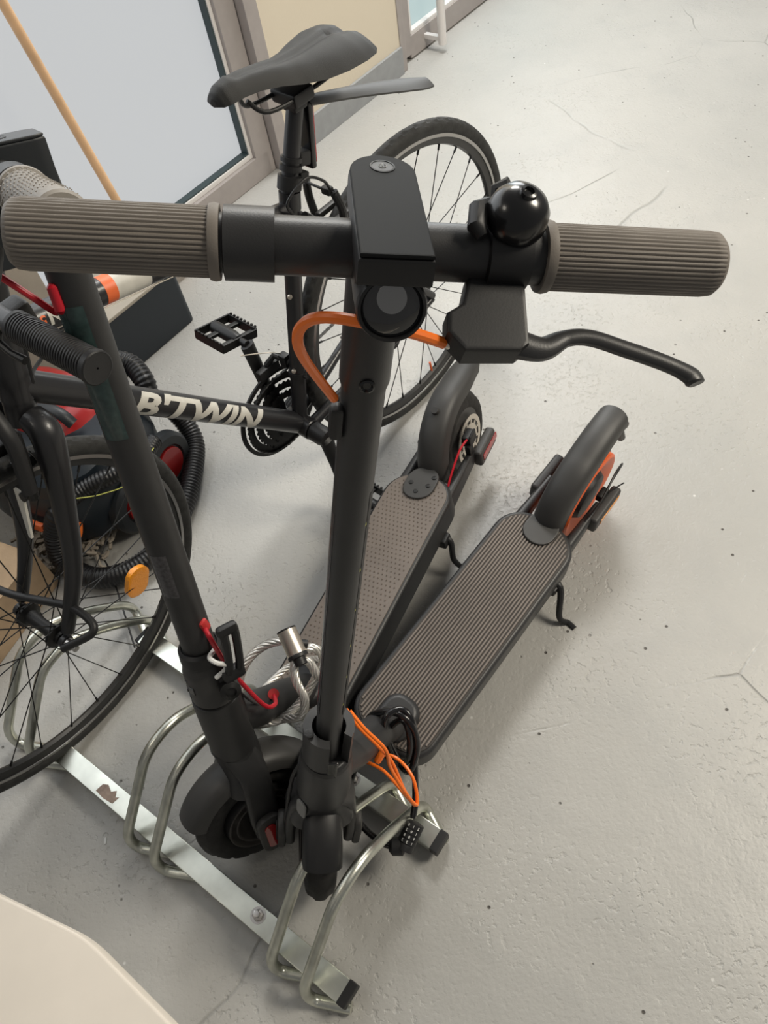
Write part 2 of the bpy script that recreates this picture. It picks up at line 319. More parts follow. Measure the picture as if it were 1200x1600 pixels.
# ------------------------------------------------------------------ scooters
def fender(cx, cz, Rf, hw, t0, t1, arch=.012, k=30, flare=None, hwf=None):
    rings = []
    for i in range(k + 1):
        t = t0 + (t1 - t0) * i / k; w_ = hwf(i / k) if hwf else hw; Rx = Rf + (flare(i / k) if flare else 0); ringp = []
        for side, off in ((1, 0), (-1, -.0035)):
            rng_ = range(0, 11) if side == 1 else range(10, -1, -1)
            for j in rng_:
                b = PI * j / 10; y = -math.cos(b) * (w_ if side == 1 else w_ - .003); dr = (math.sin(b) ** .6) * arch * 2.4 + off
                ringp.append(V((cx + (Rx + dr - arch) * math.cos(t), y, cz + (Rx + dr - arch) * math.sin(t))))
        rings.append(ringp)
    return G().loft(rings)
def scooter(P):
    one = P['one']; x, y, yaw, lean, steer, wb, rake, Ls = P['fit']; R = P['R']; pm = 'scoot' if one else 'scoot2'
    h = V((math.cos(yaw), math.sin(yaw), 0)); l = V((-h.y, h.x, 0)); u = V((0, 0, 1))
    l2 = l * math.cos(lean) - u * math.sin(lean); u2 = u * math.cos(lean) + l * math.sin(lean)
    W = Mx(((h.x, l2.x, u2.x, x), (h.y, l2.y, u2.y, y), (h.z, l2.z, u2.z, 0), (0, 0, 0, 1)))
    root = thing('electric_scooter', P['label'], 'electric scooter', W, 'electric scooters in the rack')
    ST = TR(0, 0, R) @ RY(-(PI / 2 - rake)) @ RZ(steer)      # steering frame: origin hub, z up the column, y left, x ahead
    HD = TR(0, 0, R) @ RY(-(PI / 2 - rake))                 # the same without the turn of the bars
    # ---- deck
    hwd = .083 if one else .077; xf, xr = -.165, (-.712 if one else -.735); zt = .145
    def outline(hw, x0, x1, rf, rb):
        o = []
        for (cx, cy, a0, r) in ((x0 - rf, hw - rf, 0, rf), (x1 + rb, hw - rb, PI / 2, rb), (x1 + rb, -hw + rb, PI, rb), (x0 - rf, -hw + rf, 1.5 * PI, rf)):
            for j in range(9):
                a = a0 + PI / 2 * j / 8; o.append((cx + r * math.cos(a), cy + r * math.sin(a)))
        return o
    G().prism(outline(hwd, xf, xr, .05, .062), zt - .062, zt, bev=.009, seg=3).done('deck', pm, root)
    mo = outline(hwd - .008, xf - .008, xr + .008, .045, .056)
    dm = G().prism(mo, zt - .004, zt + .0022, bev=.001).done('deck_mat', 'matdk' if one else 'taupe2', root)
    def xspan(yy):
        hw = hwd - .010; rf = .044; rb = .055; a = abs(yy)
        def e(r): return 0 if a < hw - r else r - math.sqrt(max(0, r * r - (a - hw + r) ** 2))
        return xf - .010 - e(rf), xr + .010 + e(rb)
    g = G()
    if one:
        n = 23; pit = (2 * hwd - .022) / n
        for i in range(n):
            yy = -hwd + .011 + pit * (i + .5); a, b = xspan(abs(yy) + pit * .3); g.box(((a + b) / 2, yy, zt + .0028), (a - b, pit * .56, .003), .0007, seg=1)
        g.done('mat_ribs', 'taupe2', dm)
    else:
        i = 0; xx = xr + .02
        while xx < xf - .02:
            for k in range(-7, 8):
                yy = k * .0092 + (.0046 if i % 2 else 0)
                a, b = xspan(abs(yy) + .004)
                if abs(yy) < hwd - .014 and b + .004 < xx < a - .004: g.add([(xx - .003, yy, zt + .002), (xx, yy - .0019, zt + .002), (xx + .003, yy, zt + .002), (xx, yy + .0019, zt + .002), (xx, yy, zt + .0052)], [(0, 1, 4), (1, 2, 4), (2, 3, 4), (3, 0, 4)])
            xx += .0105; i += 1
        g.done('mat_studs', 'taupe2', dm)
    # ---- neck and head tube (do not turn)
    npath = spline([HD @ V((0, 0, .235)), (-.115, 0, .262), (-.165, 0, .205), (-.205, 0, .15), (-.235, 0, .118)], 6)
    G().tube(npath, [.031 - .002 * min(1, i / 12) for i in range(len(npath))], 24, flat=1.).done('neck', pm, root)
    g = G().prism(rr(.085, .07, .03, 6, -.212, 0), zt - .01, zt + .02, bev=.012, seg=3); g.done('neck_cover', 'plast' if not one else pm, root)
    G().lathe([(.030, .16), (.038, .166), (.0405, .19), (.039, .25), (.035, .285), (.031, .292), (.027, .294)] if one else [(.030, .165), (.035, .17), (.036, .20), (.037, .285), (.036, .292), (.030, .293)], ax=(0, 0, 1), n=40).done('head_tube', pm, root, HD)
    # ---- steering assembly
    stem = G().lathe([(.0155, .27), (.0166, .275), (.0174, .6), (.0172, .94), (.0192, .948), (.0192, Ls - .01), (.018, Ls + .005)] if one else [(.0225, .375), (.0235, .38), (.0225, .7), (.0215, Ls - .02), (.02, Ls)], ax=(0, 0, 1), n=40).done('stem', pm, root, ST)
    if one:
        for zz, aa in ((.955, 0),): G().lathe([(.006, .018), (.006, .0205), (.0045, .0212), (.003, .0195)], (0, 0, zz), (1, 0, 0), 16).done('stem_bolt', 'gloss', stem)
        # latch housing round the foot of the stem
        secs = [ring(.05, .06, .02, .262, 0, 0), ring(.056, .066, .024, .30, 0, 0), ring(.05, .064, .022, .34, .0, -.001)]
        R_ = []
        for k in range(0, 9):
            z = .262 + k * .0135; R_.append([V((.033 * math.cos(a) - .0, .034 * math.sin(a), z)) for a in [PI * .32 + 2 * PI * .84 * j / 20 for j in range(21)]] + [V((.0215 * math.cos(a), .0225 * math.sin(a), z)) for a in [PI * .32 + 2 * PI * .84 * j / 20 for j in range(20, -1, -1)]])
        lt = G().loft(R_).done('stem_latch', 'scoot', stem); G().lathe([(.034, .275), (.036, .283), (.034, .291)], ax=(0, 0, 1), n=32).done('latch_ring', 'plast', stem)
        G().lathe([(.0065, 0), (.0065, .003), (.005, .0036)], (.012, -.027, .371), (0, 0, 1), 16).done('latch_bolt', 'dkmetal', lt)
        G().box((.031, .006, .3), (.006, .014, .05), .002).done('latch_slot', 'gloss', lt)
        # printed strips and faint lettering on the stem
        arcshell((0, 0, .42), (0, 0, .80), .0176, .0173, (.3, -1, 0), .22, .0003).done('printed_strip', 'label', stem)
        arcshell((0, 0, .42), (0, 0, .83), .0176, .0173, (.35, .94, 0), .3, .0003).done('printed_strip', 'plast', stem)
        for k in range(6):
            z = .45 + k * .068; G().add([(.0138, .0122, z), (.0122, .0136, z + .001), (.0127, .0130, z + .005)], [(0, 1, 2)]).done('yellow_mark', 'yel', stem)
    else:
        G().lathe([(.031, .372), (.0315, .376), (.0305, .392), (.026, .396), (.024, .394)], ax=(0, 0, 1), n=36).done('collar_ring', 'plast', stem)
        co = G().lathe([(.030, .293), (.0345, .296), (.0345, .352), (.033, .358), (.028, .372), (.024, .373)], ax=(0, 0, 1), n=40).done('folding_collar', 'plastg', stem)
        for (a, z, sx, sz) in ((.35, .33, .010, .014), (-.3, .32, .016, .006), (.1, .345, .006, .004), (-.2, .305, .009, .006)):
            G().box((.0342 * math.cos(a), .0342 * math.sin(a), z), (.003, sx, sz), .001, rot=RZ(a)).done('collar_slot', 'gloss', co)
        # folding lever on the rider's left/rear, white hook
        lv = spline([(-.02, .034, .345), (-.03, .05, .37), (-.035, .056, .42), (-.036, .058, .448)], 6)
        lo = G().tube([p + V((0, 0, 0)) for p in lv], .006, 10, M=TR(-.004, 0, 0)).tube([p + V((.016, .0, 0)) for p in lv], .006, 10, M=TR(-.004, 0, 0)).box((-.03, .058, .45), (.03, .013, .016), .005).box((-.024, .046, .36), (.034, .016, .022), .006).done('folding_lever', 'plast', co)
        G().lathe([(.002, -.012), (.014, -.011), (.015, .008), (.008, .012), (.008, .009), (.003, .009)], (-.012, .046, .335), (.2, 1, .2), 24).done('lever_pivot', 'dkmetal', lo)
        G().tube(polyround([(-.012, .03, .40), (.002, .044, .405), (-.004, .056, .40), (-.018, .052, .385), (-.014, .045, .37), (.0, .04, .36)], .006, 4), .0035, 8).done('safety_hook', 'paper', lo)
        arcshell((0, 0, .745), (0, 0, .9), .0224, .022, (.65, .78, 0), .62, .0006).done('glossy_sticker', 'labelg', stem)
        arcshell((0, 0, .835), (0, 0, .905), .0222, .022, (.9, .3, 0), .3, .0009).done('sticker_patch', 'labelg', stem)
        arcshell((0, 0, .505), (0, 0, .575), .0228, .0228, (.72, .7, 0), .5, .0006).done('printed_label', 'label', stem)
    # ---- fork
    hubw = .047
    def blade(sd):
        rs = []
        for (z, cx, cy, dx, dy) in ((.168, -.0, sd * .012, .058, .034), (.13, -.006, sd * .036, .05, .026), (.09, -.004, sd * .046, .05, .018), (.03, 0, sd * .048, .05, .016), (-.012, 0, sd * .048, .046, .016), (-.024, 0, sd * .048, .03, .014)): rs.append(ring(dx, dy, min(dx, dy) * .42, z, cx, cy, 4))
        return rs
    fk = G().loft([ring(.074, .070 if one else .062, .031, .176, 0, 0), ring(.070, .078 if one else .07, .032, .15, -.003, 0), ring(.064, .088, .028, .128, -.002, 0), ring(.066, .098, .028, .112, .004, 0), ring(.060, .102, .026, .094, .008, 0)])
    fk.loft(blade(1)).loft(blade(-1)); fo = fk.done('fork', pm, root, ST)
    for sd in (1, -1):
        cp = G().prism(rr(.044, .085, .018, 5), 0, .013, M=TR(0, sd * .055, .0) @ RX(-sd * PI / 2) @ TR(0, 0, 0), bev=.004).done('axle_cover', 'plastg', fo)
        G().prism(rr(.02, .056, .008, 4), 0, .0025, M=TR(.002, sd * .068, .0) @ RX(-sd * PI / 2), bev=.0008).done('side_reflector', 'redlens' if not one else 'plast', cp)
    if one:
        G().prism(rr(.016, .042, .007, 4), 0, .003, M=TR(.024, -.031, .15) @ RZ(-.9) @ RY(PI / 2) @ RZ(PI / 2) @ Mx.Scale(1.2, 4), bev=.001).done('reflective_sticker', 'refl', fo)
    tw = tyre_mesh(R, .025, None, 96, knob=1, groove=.0022, per=6).done('front_wheel', 'tyre', root, ST)
    G().lathe([(.02, -.03), (.06, -.031), (R - .045, -.022), (R - .043, -.012), (R - .043, .012), (R - .045, .022), (.06, .031), (.02, .03)], n=64).done('motor_hub', 'plast', tw)
    for rr_ in (.045, .058): G().lathe([(rr_, -.0315), (rr_ + .002, -.0325), (rr_ + .004, -.0315)], n=48).lathe([(rr_, .0315), (rr_ + .002, .0325), (rr_ + .004, .0315)], n=48).done('hub_ring', 'matdk', tw)
    fender(0, 0, R + .009, .031 if one else .032, math.radians(42 if one else 28), math.radians(158), .012).done('front_fender', 'plast' if one else 'plastg', root, ST)
    if one: G().tube(spline([(.004, -.036, .262), (-.002, -.046, .2), (.004, -.052, .12), (.006, -.056, .045)], 8), .0032, 10).done('motor_cable', 'plast', root, ST)
    # ---- rear wheel, fender, arms
    rx = -wb; RW = TR(rx, 0, R)
    rw = tyre_mesh(R, .024, None, 96, knob=1, groove=.0022, per=6).done('rear_wheel', 'tyre', root, RW)
    if one:
        for sd in (1, -1): G().lathe([(R - .012, sd * .022), (R - .013, sd * .030), (R - .018, sd * .033), (R - .030, sd * .031), (R - .05, sd * .022), (R - .052, sd * .01)], n=64).done('rim', 'orim', rw)
        G().lathe([(.015, -.03), (.05, -.028), (R - .05, -.014), (R - .05, .014), (.05, .034), (.02, .036)], n=48).done('drum_brake', 'plast', rw)
    else:
        G().lathe([(R - .024, -.02), (R - .03, -.022), (R - .036, -.018), (R - .038, 0), (R - .036, .018), (R - .03, .022), (R - .024, .02)], n=64, closed=False).done('rim', 'plastg', rw)
        for k in range(6): G().tube([(0.02 * math.cos(k * PI / 3), 0, .02 * math.sin(k * PI / 3)), ((R - .036) * math.cos(k * PI / 3 + .2), 0, (R - .036) * math.sin(k * PI / 3 + .2))], .007, 8, flat=.6).done('rim_spoke', 'plastg', rw)
        G().lathe([(.01, -.04), (.022, -.035), (.022, .02), (.01, .04)], n=24).done('hub', 'plast', rw)
        dk = G()
        for k in range(12):
            a = k * PI / 6; dk.box((.042 * math.cos(a), .031, .042 * math.sin(a)), (.012, .002, .006), rot=RY(-a))
        dk.lathe([(.047, .030), (.058, .030), (.058, .032), (.047, .032)], closed=True, n=48).lathe([(.018, .030), (.038, .030), (.038, .032), (.018, .032)], closed=True, n=40); dk.done('brake_disc', 'steel', rw)
    for sd in (1, -1):
        a = G().loft([ring(.05, .026, .01, 0, 0, 0), ring(.04, .02, .008, .09, 0, 0), ring(.036, .014, .006, .165, 0, 0)], M=Mx(((0, 0, -1, xr + .055), (0, sd, 0, sd * .056), (1, 0, 0, .108), (0, 0, 0, 1))))
        arm = a.done('rear_arm', pm, root)
        bx = G().box((rx + .005, sd * .068, .105 if one else .1), (.105 if one else .085, .022, .042), .007, seg=3).done('axle_cover', 'plastg', arm)
        G().box((rx, sd * .0795, .105 if one else .1), (.075, .002, .016), .0008).done('side_reflector', ('oreflect' if sd > 0 else 'redlens') if one else 'redlens', bx)
    if one:
        fd = fender(rx, R + .002, R + .016, .036, math.radians(2), math.radians(122), .014, hwf=lambda t: .0315 + .002 * math.sin(PI * t), flare=lambda t: .045 * max(0, (t - .62) / .38) ** 1.6)
        fd.box((0, 0, 0), (.03, .062, .018), .006, M=TR(rx - .095, 0, R + .134) @ RY(-.62))
        fo2 = fd.done('rear_fender', 'plastg', root)
        G().box((0, 0, 0), (.006, .044, .014), .002, M=TR(rx - .108, 0, R + .131) @ RY(-.62)).done('tail_light', 'redlens', fo2)
        G().tube([(rx - .115, .012, R + .09), (rx - .125, .02, R + .06), (rx - .14, .022, R + .045)], [.011, .009, .004], 8).done('mudguard_hook', 'plastg', fo2)
        pth = [(xr + .02, 0, zt - .002), (xr - .005, 0, zt + .008)]
        pl = G().prism(rr(.075, .066, .032, 6, xr + .028, 0), zt + .001, zt + .009, bev=.003).done('fender_foot', 'plastg', fo2)
        G().tube(spline([(xr - .03, .05, .11), (rx + .03, .062, .15), (rx - .04, .055, .17), (rx - .09, .05, .14), (rx - .05, .05, .11), (rx, .056, .11)], 8), .0022, 8).done('rear_brake_cable', 'plast', rw, RW.inverted())
        G().box((rx - .01, .052, .125), (.03, .016, .02), .004).tube([(rx - .02, .06, .13), (rx - .055, .075, .135)], .0016, 6).done('brake_actuator', 'dkmetal', rw, RW.inverted())
    else:
        fd = fender(rx, R + .002, R + .02, .036, math.radians(2), math.radians(134), .014, hwf=lambda t: .034 - .006 * max(0, (t - .85) / .15), flare=lambda t: .034 * max(0, (t - .72) / .28) ** 1.8)
        fo2 = fd.done('rear_fender', 'plastg', root)
        pl = G().prism(rr(.085, .07, .033, 6, xr + .03, 0), zt + .001, zt + .008, bev=.003).done('fender_foot', 'plastg', fo2)
        for (a, b) in ((.035, -.02), (.035, .02), (.012, .024), (.055, 0)): G().lathe([(.005, 0), (.005, .0015), (.003, .002)], (xr + a, b, zt + .008), (0, 0, 1), 12).done('fender_screw', 'dkmetal', pl)
        G().lathe([(.008, 0), (.0085, .004), (.0085, .013), (.0075, .015)], (rx + .055, 0, R + .132), (.45, 0, .9), 20).done('fender_hook', 'plastg', fo2)
        G().box((0, 0, 0), (.014, .03, .010), .003, M=TR(rx - .078, 0, R + .125) @ RY(-.6)).done('tail_light', 'redlens', fo2)
        G().box((rx + .035, .052, .155), (.035, .022, .028), .005).box((rx + .05, .056, .135), (.02, .014, .03), .004).tube([(rx + .02, .06, .168), (rx + .05, .062, .172)], .0025, 8).done('brake_caliper', 'dkmetal', rw, RW.inverted())
        G().tube(spline([(rx + .045, .056, .165), (rx + .085, .052, .165), (xr + .0, .05, .135), (xr + .02, .05, .11)], 8), .0025, 8).done('rear_brake_cable', 'red', rw, RW.inverted())
    # ---- kickstand
    ft = P['foot']; ks = G().tube(spline([(-.625, .055, .085), (-.628, .088, .09 if one else .08), (ft[0] + .008, ft[1] - .018, .035), (ft[0], ft[1], ft[2])], 7), lambda i: .0075 - .0001 * i, 10).box((-.625, .072, .082), (.03, .03, .024), .005).tube([(ft[0], ft[1], ft[2]), (ft[0] + .004, ft[1] + .018, ft[2] + .001)], .006, 8)
    ks.done('kickstand', 'plast', root)
    # ---- handlebar, dash and headlight
    bo = ST @ TR(.03, 0, Ls); W_ = .215
    hb = G().tube([(0, -.12, 0), (0, .12, 0)], .0172 if one else .0165, 32)
    if one: hb.lathe([(.0185, -.066), (.0215, -.0655), (.0215, -.0945), (.0195, -.095)], n=40)
    hb.lathe([(.017, -.018), (.019, -.018), (.019, .018), (.017, .018)], n=32)
    HB = hb.done('handlebar', 'scoot' if one else 'scoot2', root, bo)
    for sd in (1, -1):
        g = G(); n = 132; y0, y1 = .097, W_; R_ = []
        ys = [(y0, .0175), (y0, .0215), (y0 + .003, .0222), (y0 + .006, .0215), (y0 + .0065, .0203), (y1 - .010, .0203), (y1 - .004, .0196), (y1 - .001, .017), (y1, .011)]
        if not one: ys = [(y0, .0175), (y0, .0215), (y0 + .003, .0222), (y0 + .006, .0215), (y0 + .0065, .0195), (y0 + .03, .0188), (y0 + .06, .0197), (y1 - .010, .0205), (y1 - .003, .021), (y1, .019), (y1, .008)]
        for (yy, r) in ys:
            R_.append([V((math.cos(2 * PI * j / n) * (r - (.0009 if (one and y0 + .006 < yy < y1 - .005 and j % 3 == 0) else 0)), sd * yy, math.sin(2 * PI * j / n) * (r - (.0009 if (one and y0 + .006 < yy < y1 - .005 and j % 3 == 0) else 0)))) for j in range(n)])
        gr = g.loft(R_).done('grip', 'taupe' if one else 'taupe3', HB)
        if not one:
            g = G()
            for i in range(17):
                for j in range(22):
                    yy = y0 + .012 + i * .0056; a = 2 * PI * (j + .5 * (i % 2)) / 22; r = .0198 + .0012 * abs(i - 6) / 8; k_ = .0013 * (1 - .5 * i / 17)
                    c = V((math.cos(a) * r, sd * yy, math.sin(a) * r)); ex = V((-math.sin(a), 0, math.cos(a))); nn = V((math.cos(a), 0, math.sin(a)))
                    rg = [c + ex * k_ * math.cos(q) + V((0, 1, 0)) * k_ * math.sin(q) for q in (0, 1.047, 2.094, 3.142, 4.189, 5.236)]; g.loft([rg, [p * 1 + nn * .0009 - (p - c) * .3 for p in rg]])
            g.done('grip_studs', 'taupe3', gr)
    dz = .003 if not one else 0
    ol = [(.056, -.021), (.056, .021)] + [(-.062 + .0 + .021 - .021 * math.sin(a), .021 * math.cos(a)) for a in [PI * j / 12 for j in range(13)]]
    if not one: ol = [(.05, -.022), (.05, .022), (-.036, .022), (-.047, .017), (-.047, -.017), (-.036, -.022)]
    hd = G().prism(ol, -.012 if one else -.075, .027, M=None, bev=.0025) if not one else G().prism(ol, .010, .027, bev=.002)
    if one: hd.loft([ring(.05, .038, .012, -.018, .014, 0), ring(.055, .040, .012, .0, .016, 0), ring(.085, .041, .01, .02, .008, 0)])
    ho = hd.done('dash_housing', 'plast' if one else 'slate', HB)
    G().prism([(p[0] * .985, p[1] * .97) for p in ol], .0268, .0298, bev=.0012).done('dash_panel', 'dash' if one else 'slate', ho)
    bt = G().lathe([(.0078, 0), (.0078, .0006), (.0068, .0008), (.0066, .0004)], (-.045 if one else -.01, 0, .0297), (0, 0, 1), 32).done('power_button', 'plast', ho)
    icon = G().tube([(.0022 * math.sin(a) - (.045 if one else .01), .0022 * math.cos(a), .0304) for a in [PI * .2 + PI * 1.6 * j / 14 - PI / 2 for j in range(15)]], .00022, 5).tube([(-.0445 if one else -.0095, 0, .0304), (-.0478 if one else -.0128, 0, .0304)], .00022, 5).done('power_symbol', 'refl', bt)
    # headlight: round barrel under the nose of the dash
    LM = TR(.041, 0, -.0065) @ RY(math.radians(-12))
    lh = G().lathe([(.014, -.018), (.020, -.012), (.0205, .014), (.0195, .017), (.0178, .0172), (.0172, .013), (.004, .012)], ax=(1, 0, 0), n=40, M=LM).done('headlight', 'plast', HB)
    G().lathe([(.017, .0128), (.0172, .0148), (.014, .0163), (.008, .0172), (.001, .0175)], ax=(1, 0, 0), n=40, M=LM).done('lens', 'lens', lh)
    G().lathe([(.0002, .0), (.005, .0006), (.0078, .0024), (.0085, .0034)], n=24, ax=(1, 0, .25), M=LM @ TR(.0158, -.001, .0065)).done('lamp_bulb', 'reflector_cup', lh)
    # brake lever on the rider's left, bell
    bl = G().prism([(-.018, .062), (-.02, .088), (.060, .086), (.065, .080), (.066, .046), (.054, .036), (.040, .037), (.034, .046), (.012, .052), (.006, .062)], -.020, -.0, M=RY(math.radians(24)), bev=.003) if one else G().prism([(-.018, .055), (-.02, .082), (.05, .082), (.053, .045), (.035, .045), (.024, .055)], -.018, .004, M=RY(math.radians(20)), bev=.003)
    bl.lathe([(.017, .061), (.0205, .062), (.0205, .088), (.017, .089)], n=32)
    bo_ = bl.done('brake_lever_clamp', 'plast', HB)
    LMx = RY(math.radians(24))
    lp = spline([(.054, .078, -.011), (.058, .096, -.011), (.051, .112, -.01), (.050, .128, -.010), (.057, .150, -.01), (.066, .175, -.01), (.074, .19, -.01), (.080, .193, -.01)], 8)
    n_ = len(lp); G().tube([LMx @ p for p in lp], [.0118 - .0055 * min(1, i / 16) + .0008 * min(1, max(0, i - n_ + 14) / 6) - .003 * max(0, i - n_ + 3) / 3 for i in range(n_)], 12, flat=.75).done('brake_lever', 'plast' if not one else 'scoot', bo_)
    G().lathe([(.0045, 0), (.0045, .0015), (.002, .0018)], (.012, .078, .0), (0, 0, 1), 16, M=RY(math.radians(24))).done('clamp_screw', 'gloss', bo_)
    if one:
        BM = TR(.0, .077, .026) @ Mx.Scale(.88, 4) @ RY(math.radians(18)) @ RX(-.1)
        be = G().lathe([(.021, -.006), (.0215, -.003), (.0215, .002), (.020, .009), (.016, .0150), (.010, .0185), (.006, .0195), (.0055, .022), (.0035, .0225), (.003, .0205)], ax=(0, 0, 1), n=48, M=BM)
        B = be.done('bell', 'gloss', HB); G().tube([(-.012, -.017, -.006), (-.004, -.026, -.003), (.01, -.028, -.004), (.016, -.024, -.006)], [.006, .007, .007, .004], 10, M=BM).done('bell_striker', 'plast', B)
        G().box((-.016, .075, .012), (.014, .022, .022), .005).tube([(-.018, .07, .02), (-.024, .069, .03), (-.022, .075, .034)], .005, 8).tube([(-.02, .085, .022), (-.026, .087, .03)], .004, 8).done('bell_bracket', 'plast', B)
    return root, ST, W, HB, bo
s1, ST1, W1, HB1, BO1 = scooter(dict(one=True, fit=(-.2264, .3901, 3.8736, .1234, .7386, .8337, 1.3588, 1.0699), R=.112, foot=(-.607, .132, .018),
    label='charcoal electric scooter in front with ribbed deck, orange rear rim and orange brake cable'))
s2, ST2, W2, HB2, BO2 = scooter(dict(one=False, fit=(-.3126, .4306, 4.0824, -.1154, -.4624, .8822, 1.2938, 1.0256), R=.108, foot=(-.621, .114, -.009),
    label='black electric scooter behind with studded deck, red brake cable and dotted beige grips'))
def steer_pt(W, ST, p): return W @ ST @ V(p)
# brake cables: part of each scooter, laid out in its own frame
I1 = W1.inverted(); I2 = W2.inverted()
def cable(pts, r, m, name, parent, inv, k=10, n=10): return G().tube(spline([inv @ V(p) for p in pts], k), r, n).done(name, m, parent)
a0 = steer_pt(W1, ST1, (.075, .036, 1.036))
cable([a0] + [steer_pt(W1, ST1, q) for q in ((.080, .016, 1.046), (.084, -.003, 1.053), (.077, -.030, 1.053), (.066, -.045, 1.043), (.053, -.0515, 1.022), (.038, -.046, .992), (.010, -.0225, .935))], .0037, 'orange', 'brake_cable', s1, I1)
G().lathe([(.0025, 0), (.004, .002), (.004, .008), (.003, .01)], I1 @ a0, (I1 @ steer_pt(W1, ST1, (.07, .055, 1.033)) - I1 @ a0), 12).done('cable_ferrule', 'steel', s1)
G().box((.008, -.0195, .91), (.013, .012, .034), .005, M=None).done('cable_grommet', 'plast', s1, ST1)
# ------------------------------------------------------------------ bicycle
bx, by, byaw, blean = .156, 1.4012, 3.8482, .0242; bsteer, wb, Rw = .104, 1.0127, .345; HA = math.radians(71.5)
h = V((math.cos(byaw), math.sin(byaw), 0)); l = V((-h.y, h.x, 0)); u = V((0, 0, 1)); l2 = l * math.cos(blean) - u * math.sin(blean); u2 = u * math.cos(blean) + l * math.sin(blean)
WB = Mx(((h.x, l2.x, u2.x, bx), (h.y, l2.y, u2.y, by), (h.z, l2.z, u2.z, 0), (0, 0, 0, 1)))
bk = thing('bicycle', "black bicycle with white lettering, orange wheel reflector and saddle, standing in the rack", 'bicycle', WB)
IB = WB.inverted()
SB = TR(wb - .055 / math.sin(HA), 0, Rw) @ RY(-(PI / 2 - HA)) @ RZ(bsteer)       # steering frame of the bike (z up the axis)
off = SB.inverted() @ (TR(wb - .055 / math.sin(HA), 0, Rw) @ RY(-(PI / 2 - HA)) @ ((TR(wb - .055 / math.sin(HA), 0, Rw) @ RY(-(PI / 2 - HA))).inverted() @ V((wb, 0, Rw))))
BB = V((.383, 0, .262)); SC = V((.272, 0, .735)); PT = V((.222, 0, .852)); h0 = SB @ V((0, 0, .41)); h1 = SB @ V((0, 0, .54)); DT1 = SB @ V((0, 0, .43)); TT1 = SB @ V((0, 0, .505)); TT0 = V((.283, 0, .705)); RH = V((0, 0, Rw))
g = G().tube([BB, SC], .0158, 20).tube([DT1, BB], .0225, 24).tube([TT1, TT1.lerp(TT0, .7), TT0], [.0205, .019, .016], 20).tube([h0, h1], .0235, 24)
g.lathe([(.021, -.036), (.0225, -.034), (.0225, .034), (.021, .036)], BB, (0, 1, 0), 28).lathe([(.0185, -.0), (.0185, .03)], SC - V((-.006, 0, .03)), (SC - BB), 20)
for sd in (1, -1):
    g.tube(spline([BB + V((-.01, sd * .022, 0)), (.26, sd * .034, .285), (.13, sd * .052, .315), (.0, sd * .062, .345)], 6), lambda i: .0125 - .0003 * i, 12)
g.done('frame', 'bframe', bk)
for sd in (1, -1):
    st_ = spline([SC + V((-.005, sd * .018, -.045)), (.19, sd * .032, .6), (.09, sd * .052, .46), (.0, sd * .062, .352)], 6)
    G().tube(st_, lambda i: .0085, 12).done('seat_stay', 'bframe', bk)
G().tube([(.17, -.052, .3), (.06, -.06, .33)], .0132, 14).done('chainstay_guard', 'bsilv', bk)
G().tube([(.135, -.0525, .311), (.12, -.0535, .3155)], .0136, 14).done('stay_stripe', 'odecal', bk)
wrap_text("B'TWIN", .060, DT1.lerp(BB, .285), BB, .0225, (0, 1, .12), 'down_tube_lettering', 'white', bk, bold=.0022, shear=.26, stretch=1.5)
A_ = TT1.lerp(TT0, .15); wrap_text('N', .026, A_, TT1, .0202, (0, 1, .25), 'top_tube_letter', 'white', bk, bold=.0011, stretch=1.05)
wrap_text('500', .020, A_, TT1, .0202, (0, 1, .25), 'top_tube_number', 'odecal', bk, bold=.0005, stretch=1.0, t0=.024)
def band(t0, t1, m, nm): G().tube([TT1.lerp(TT0, t0), TT1.lerp(TT0, t1)], [.0208 - .0022 * t0, .0208 - .0022 * t1], 24).done(nm, m, bk)
band(.285, .32, 'odecal', 'orange_band'); band(.32, .43, 'white', 'white_band')
rwh = bike_wheel(bk, TR(0, 0, Rw), name='rear_wheel', valve=True)
fwh = bike_wheel(bk, SB @ TR(off.x, 0, off.z), name='front_wheel', valve=False)
# drivetrain (right side, y negative)
cs = (BB + V((0, -.055, 0)))
def chainring(rad, teeth, yy, name, m='dkmetal', spider=True):
    out = []
    for i in range(teeth * 4):
        a = 2 * PI * i / (teeth * 4); q = rad + (.0035 if i % 4 in (1, 2) else 0); out.append((q * math.cos(a), q * math.sin(a)))
    inn = [((rad - .014) * math.cos(2 * PI * i / (teeth * 4)), (rad - .014) * math.sin(2 * PI * i / (teeth * 4))) for i in range(teeth * 4)]; n = len(out)
    v = [(x, yy, z) for x, z in out] + [(x, yy, z) for x, z in inn] + [(x, yy + .0025, z) for x, z in out] + [(x, yy + .0025, z) for x, z in inn]; f = []
    for i in range(n):
        j = (i + 1) % n; f += [(i, j, n + j, n + i), (2 * n + i, 3 * n + i, 3 * n + j, 2 * n + j), (i, 2 * n + i, 2 * n + j, j), (n + i, n + j, 3 * n + j, 3 * n + i)]
    gg = G().add(v, f)
    for k in range(5):
        a = k * 2 * PI / 5 + .3; gg.tube([(.015 * math.cos(a), yy, .015 * math.sin(a)), ((rad - .008) * math.cos(a), yy, (rad - .008) * math.sin(a))], .007, 8, flat=.4)
    return gg.done(name, m, bk, TR(*cs))
for rad, t, yy in ((.093, 48, -.002), (.075, 38, .005), (.057, 28, .012)): chainring(rad, t, yy, 'chainring')
G().lathe([(.099, -.010), (.108, -.009), (.108, -.005), (.099, -.004)], ax=(0, 1, 0), n=72, closed=True, M=TR(*cs)).done('chain_guard_ring', 'plast', bk)
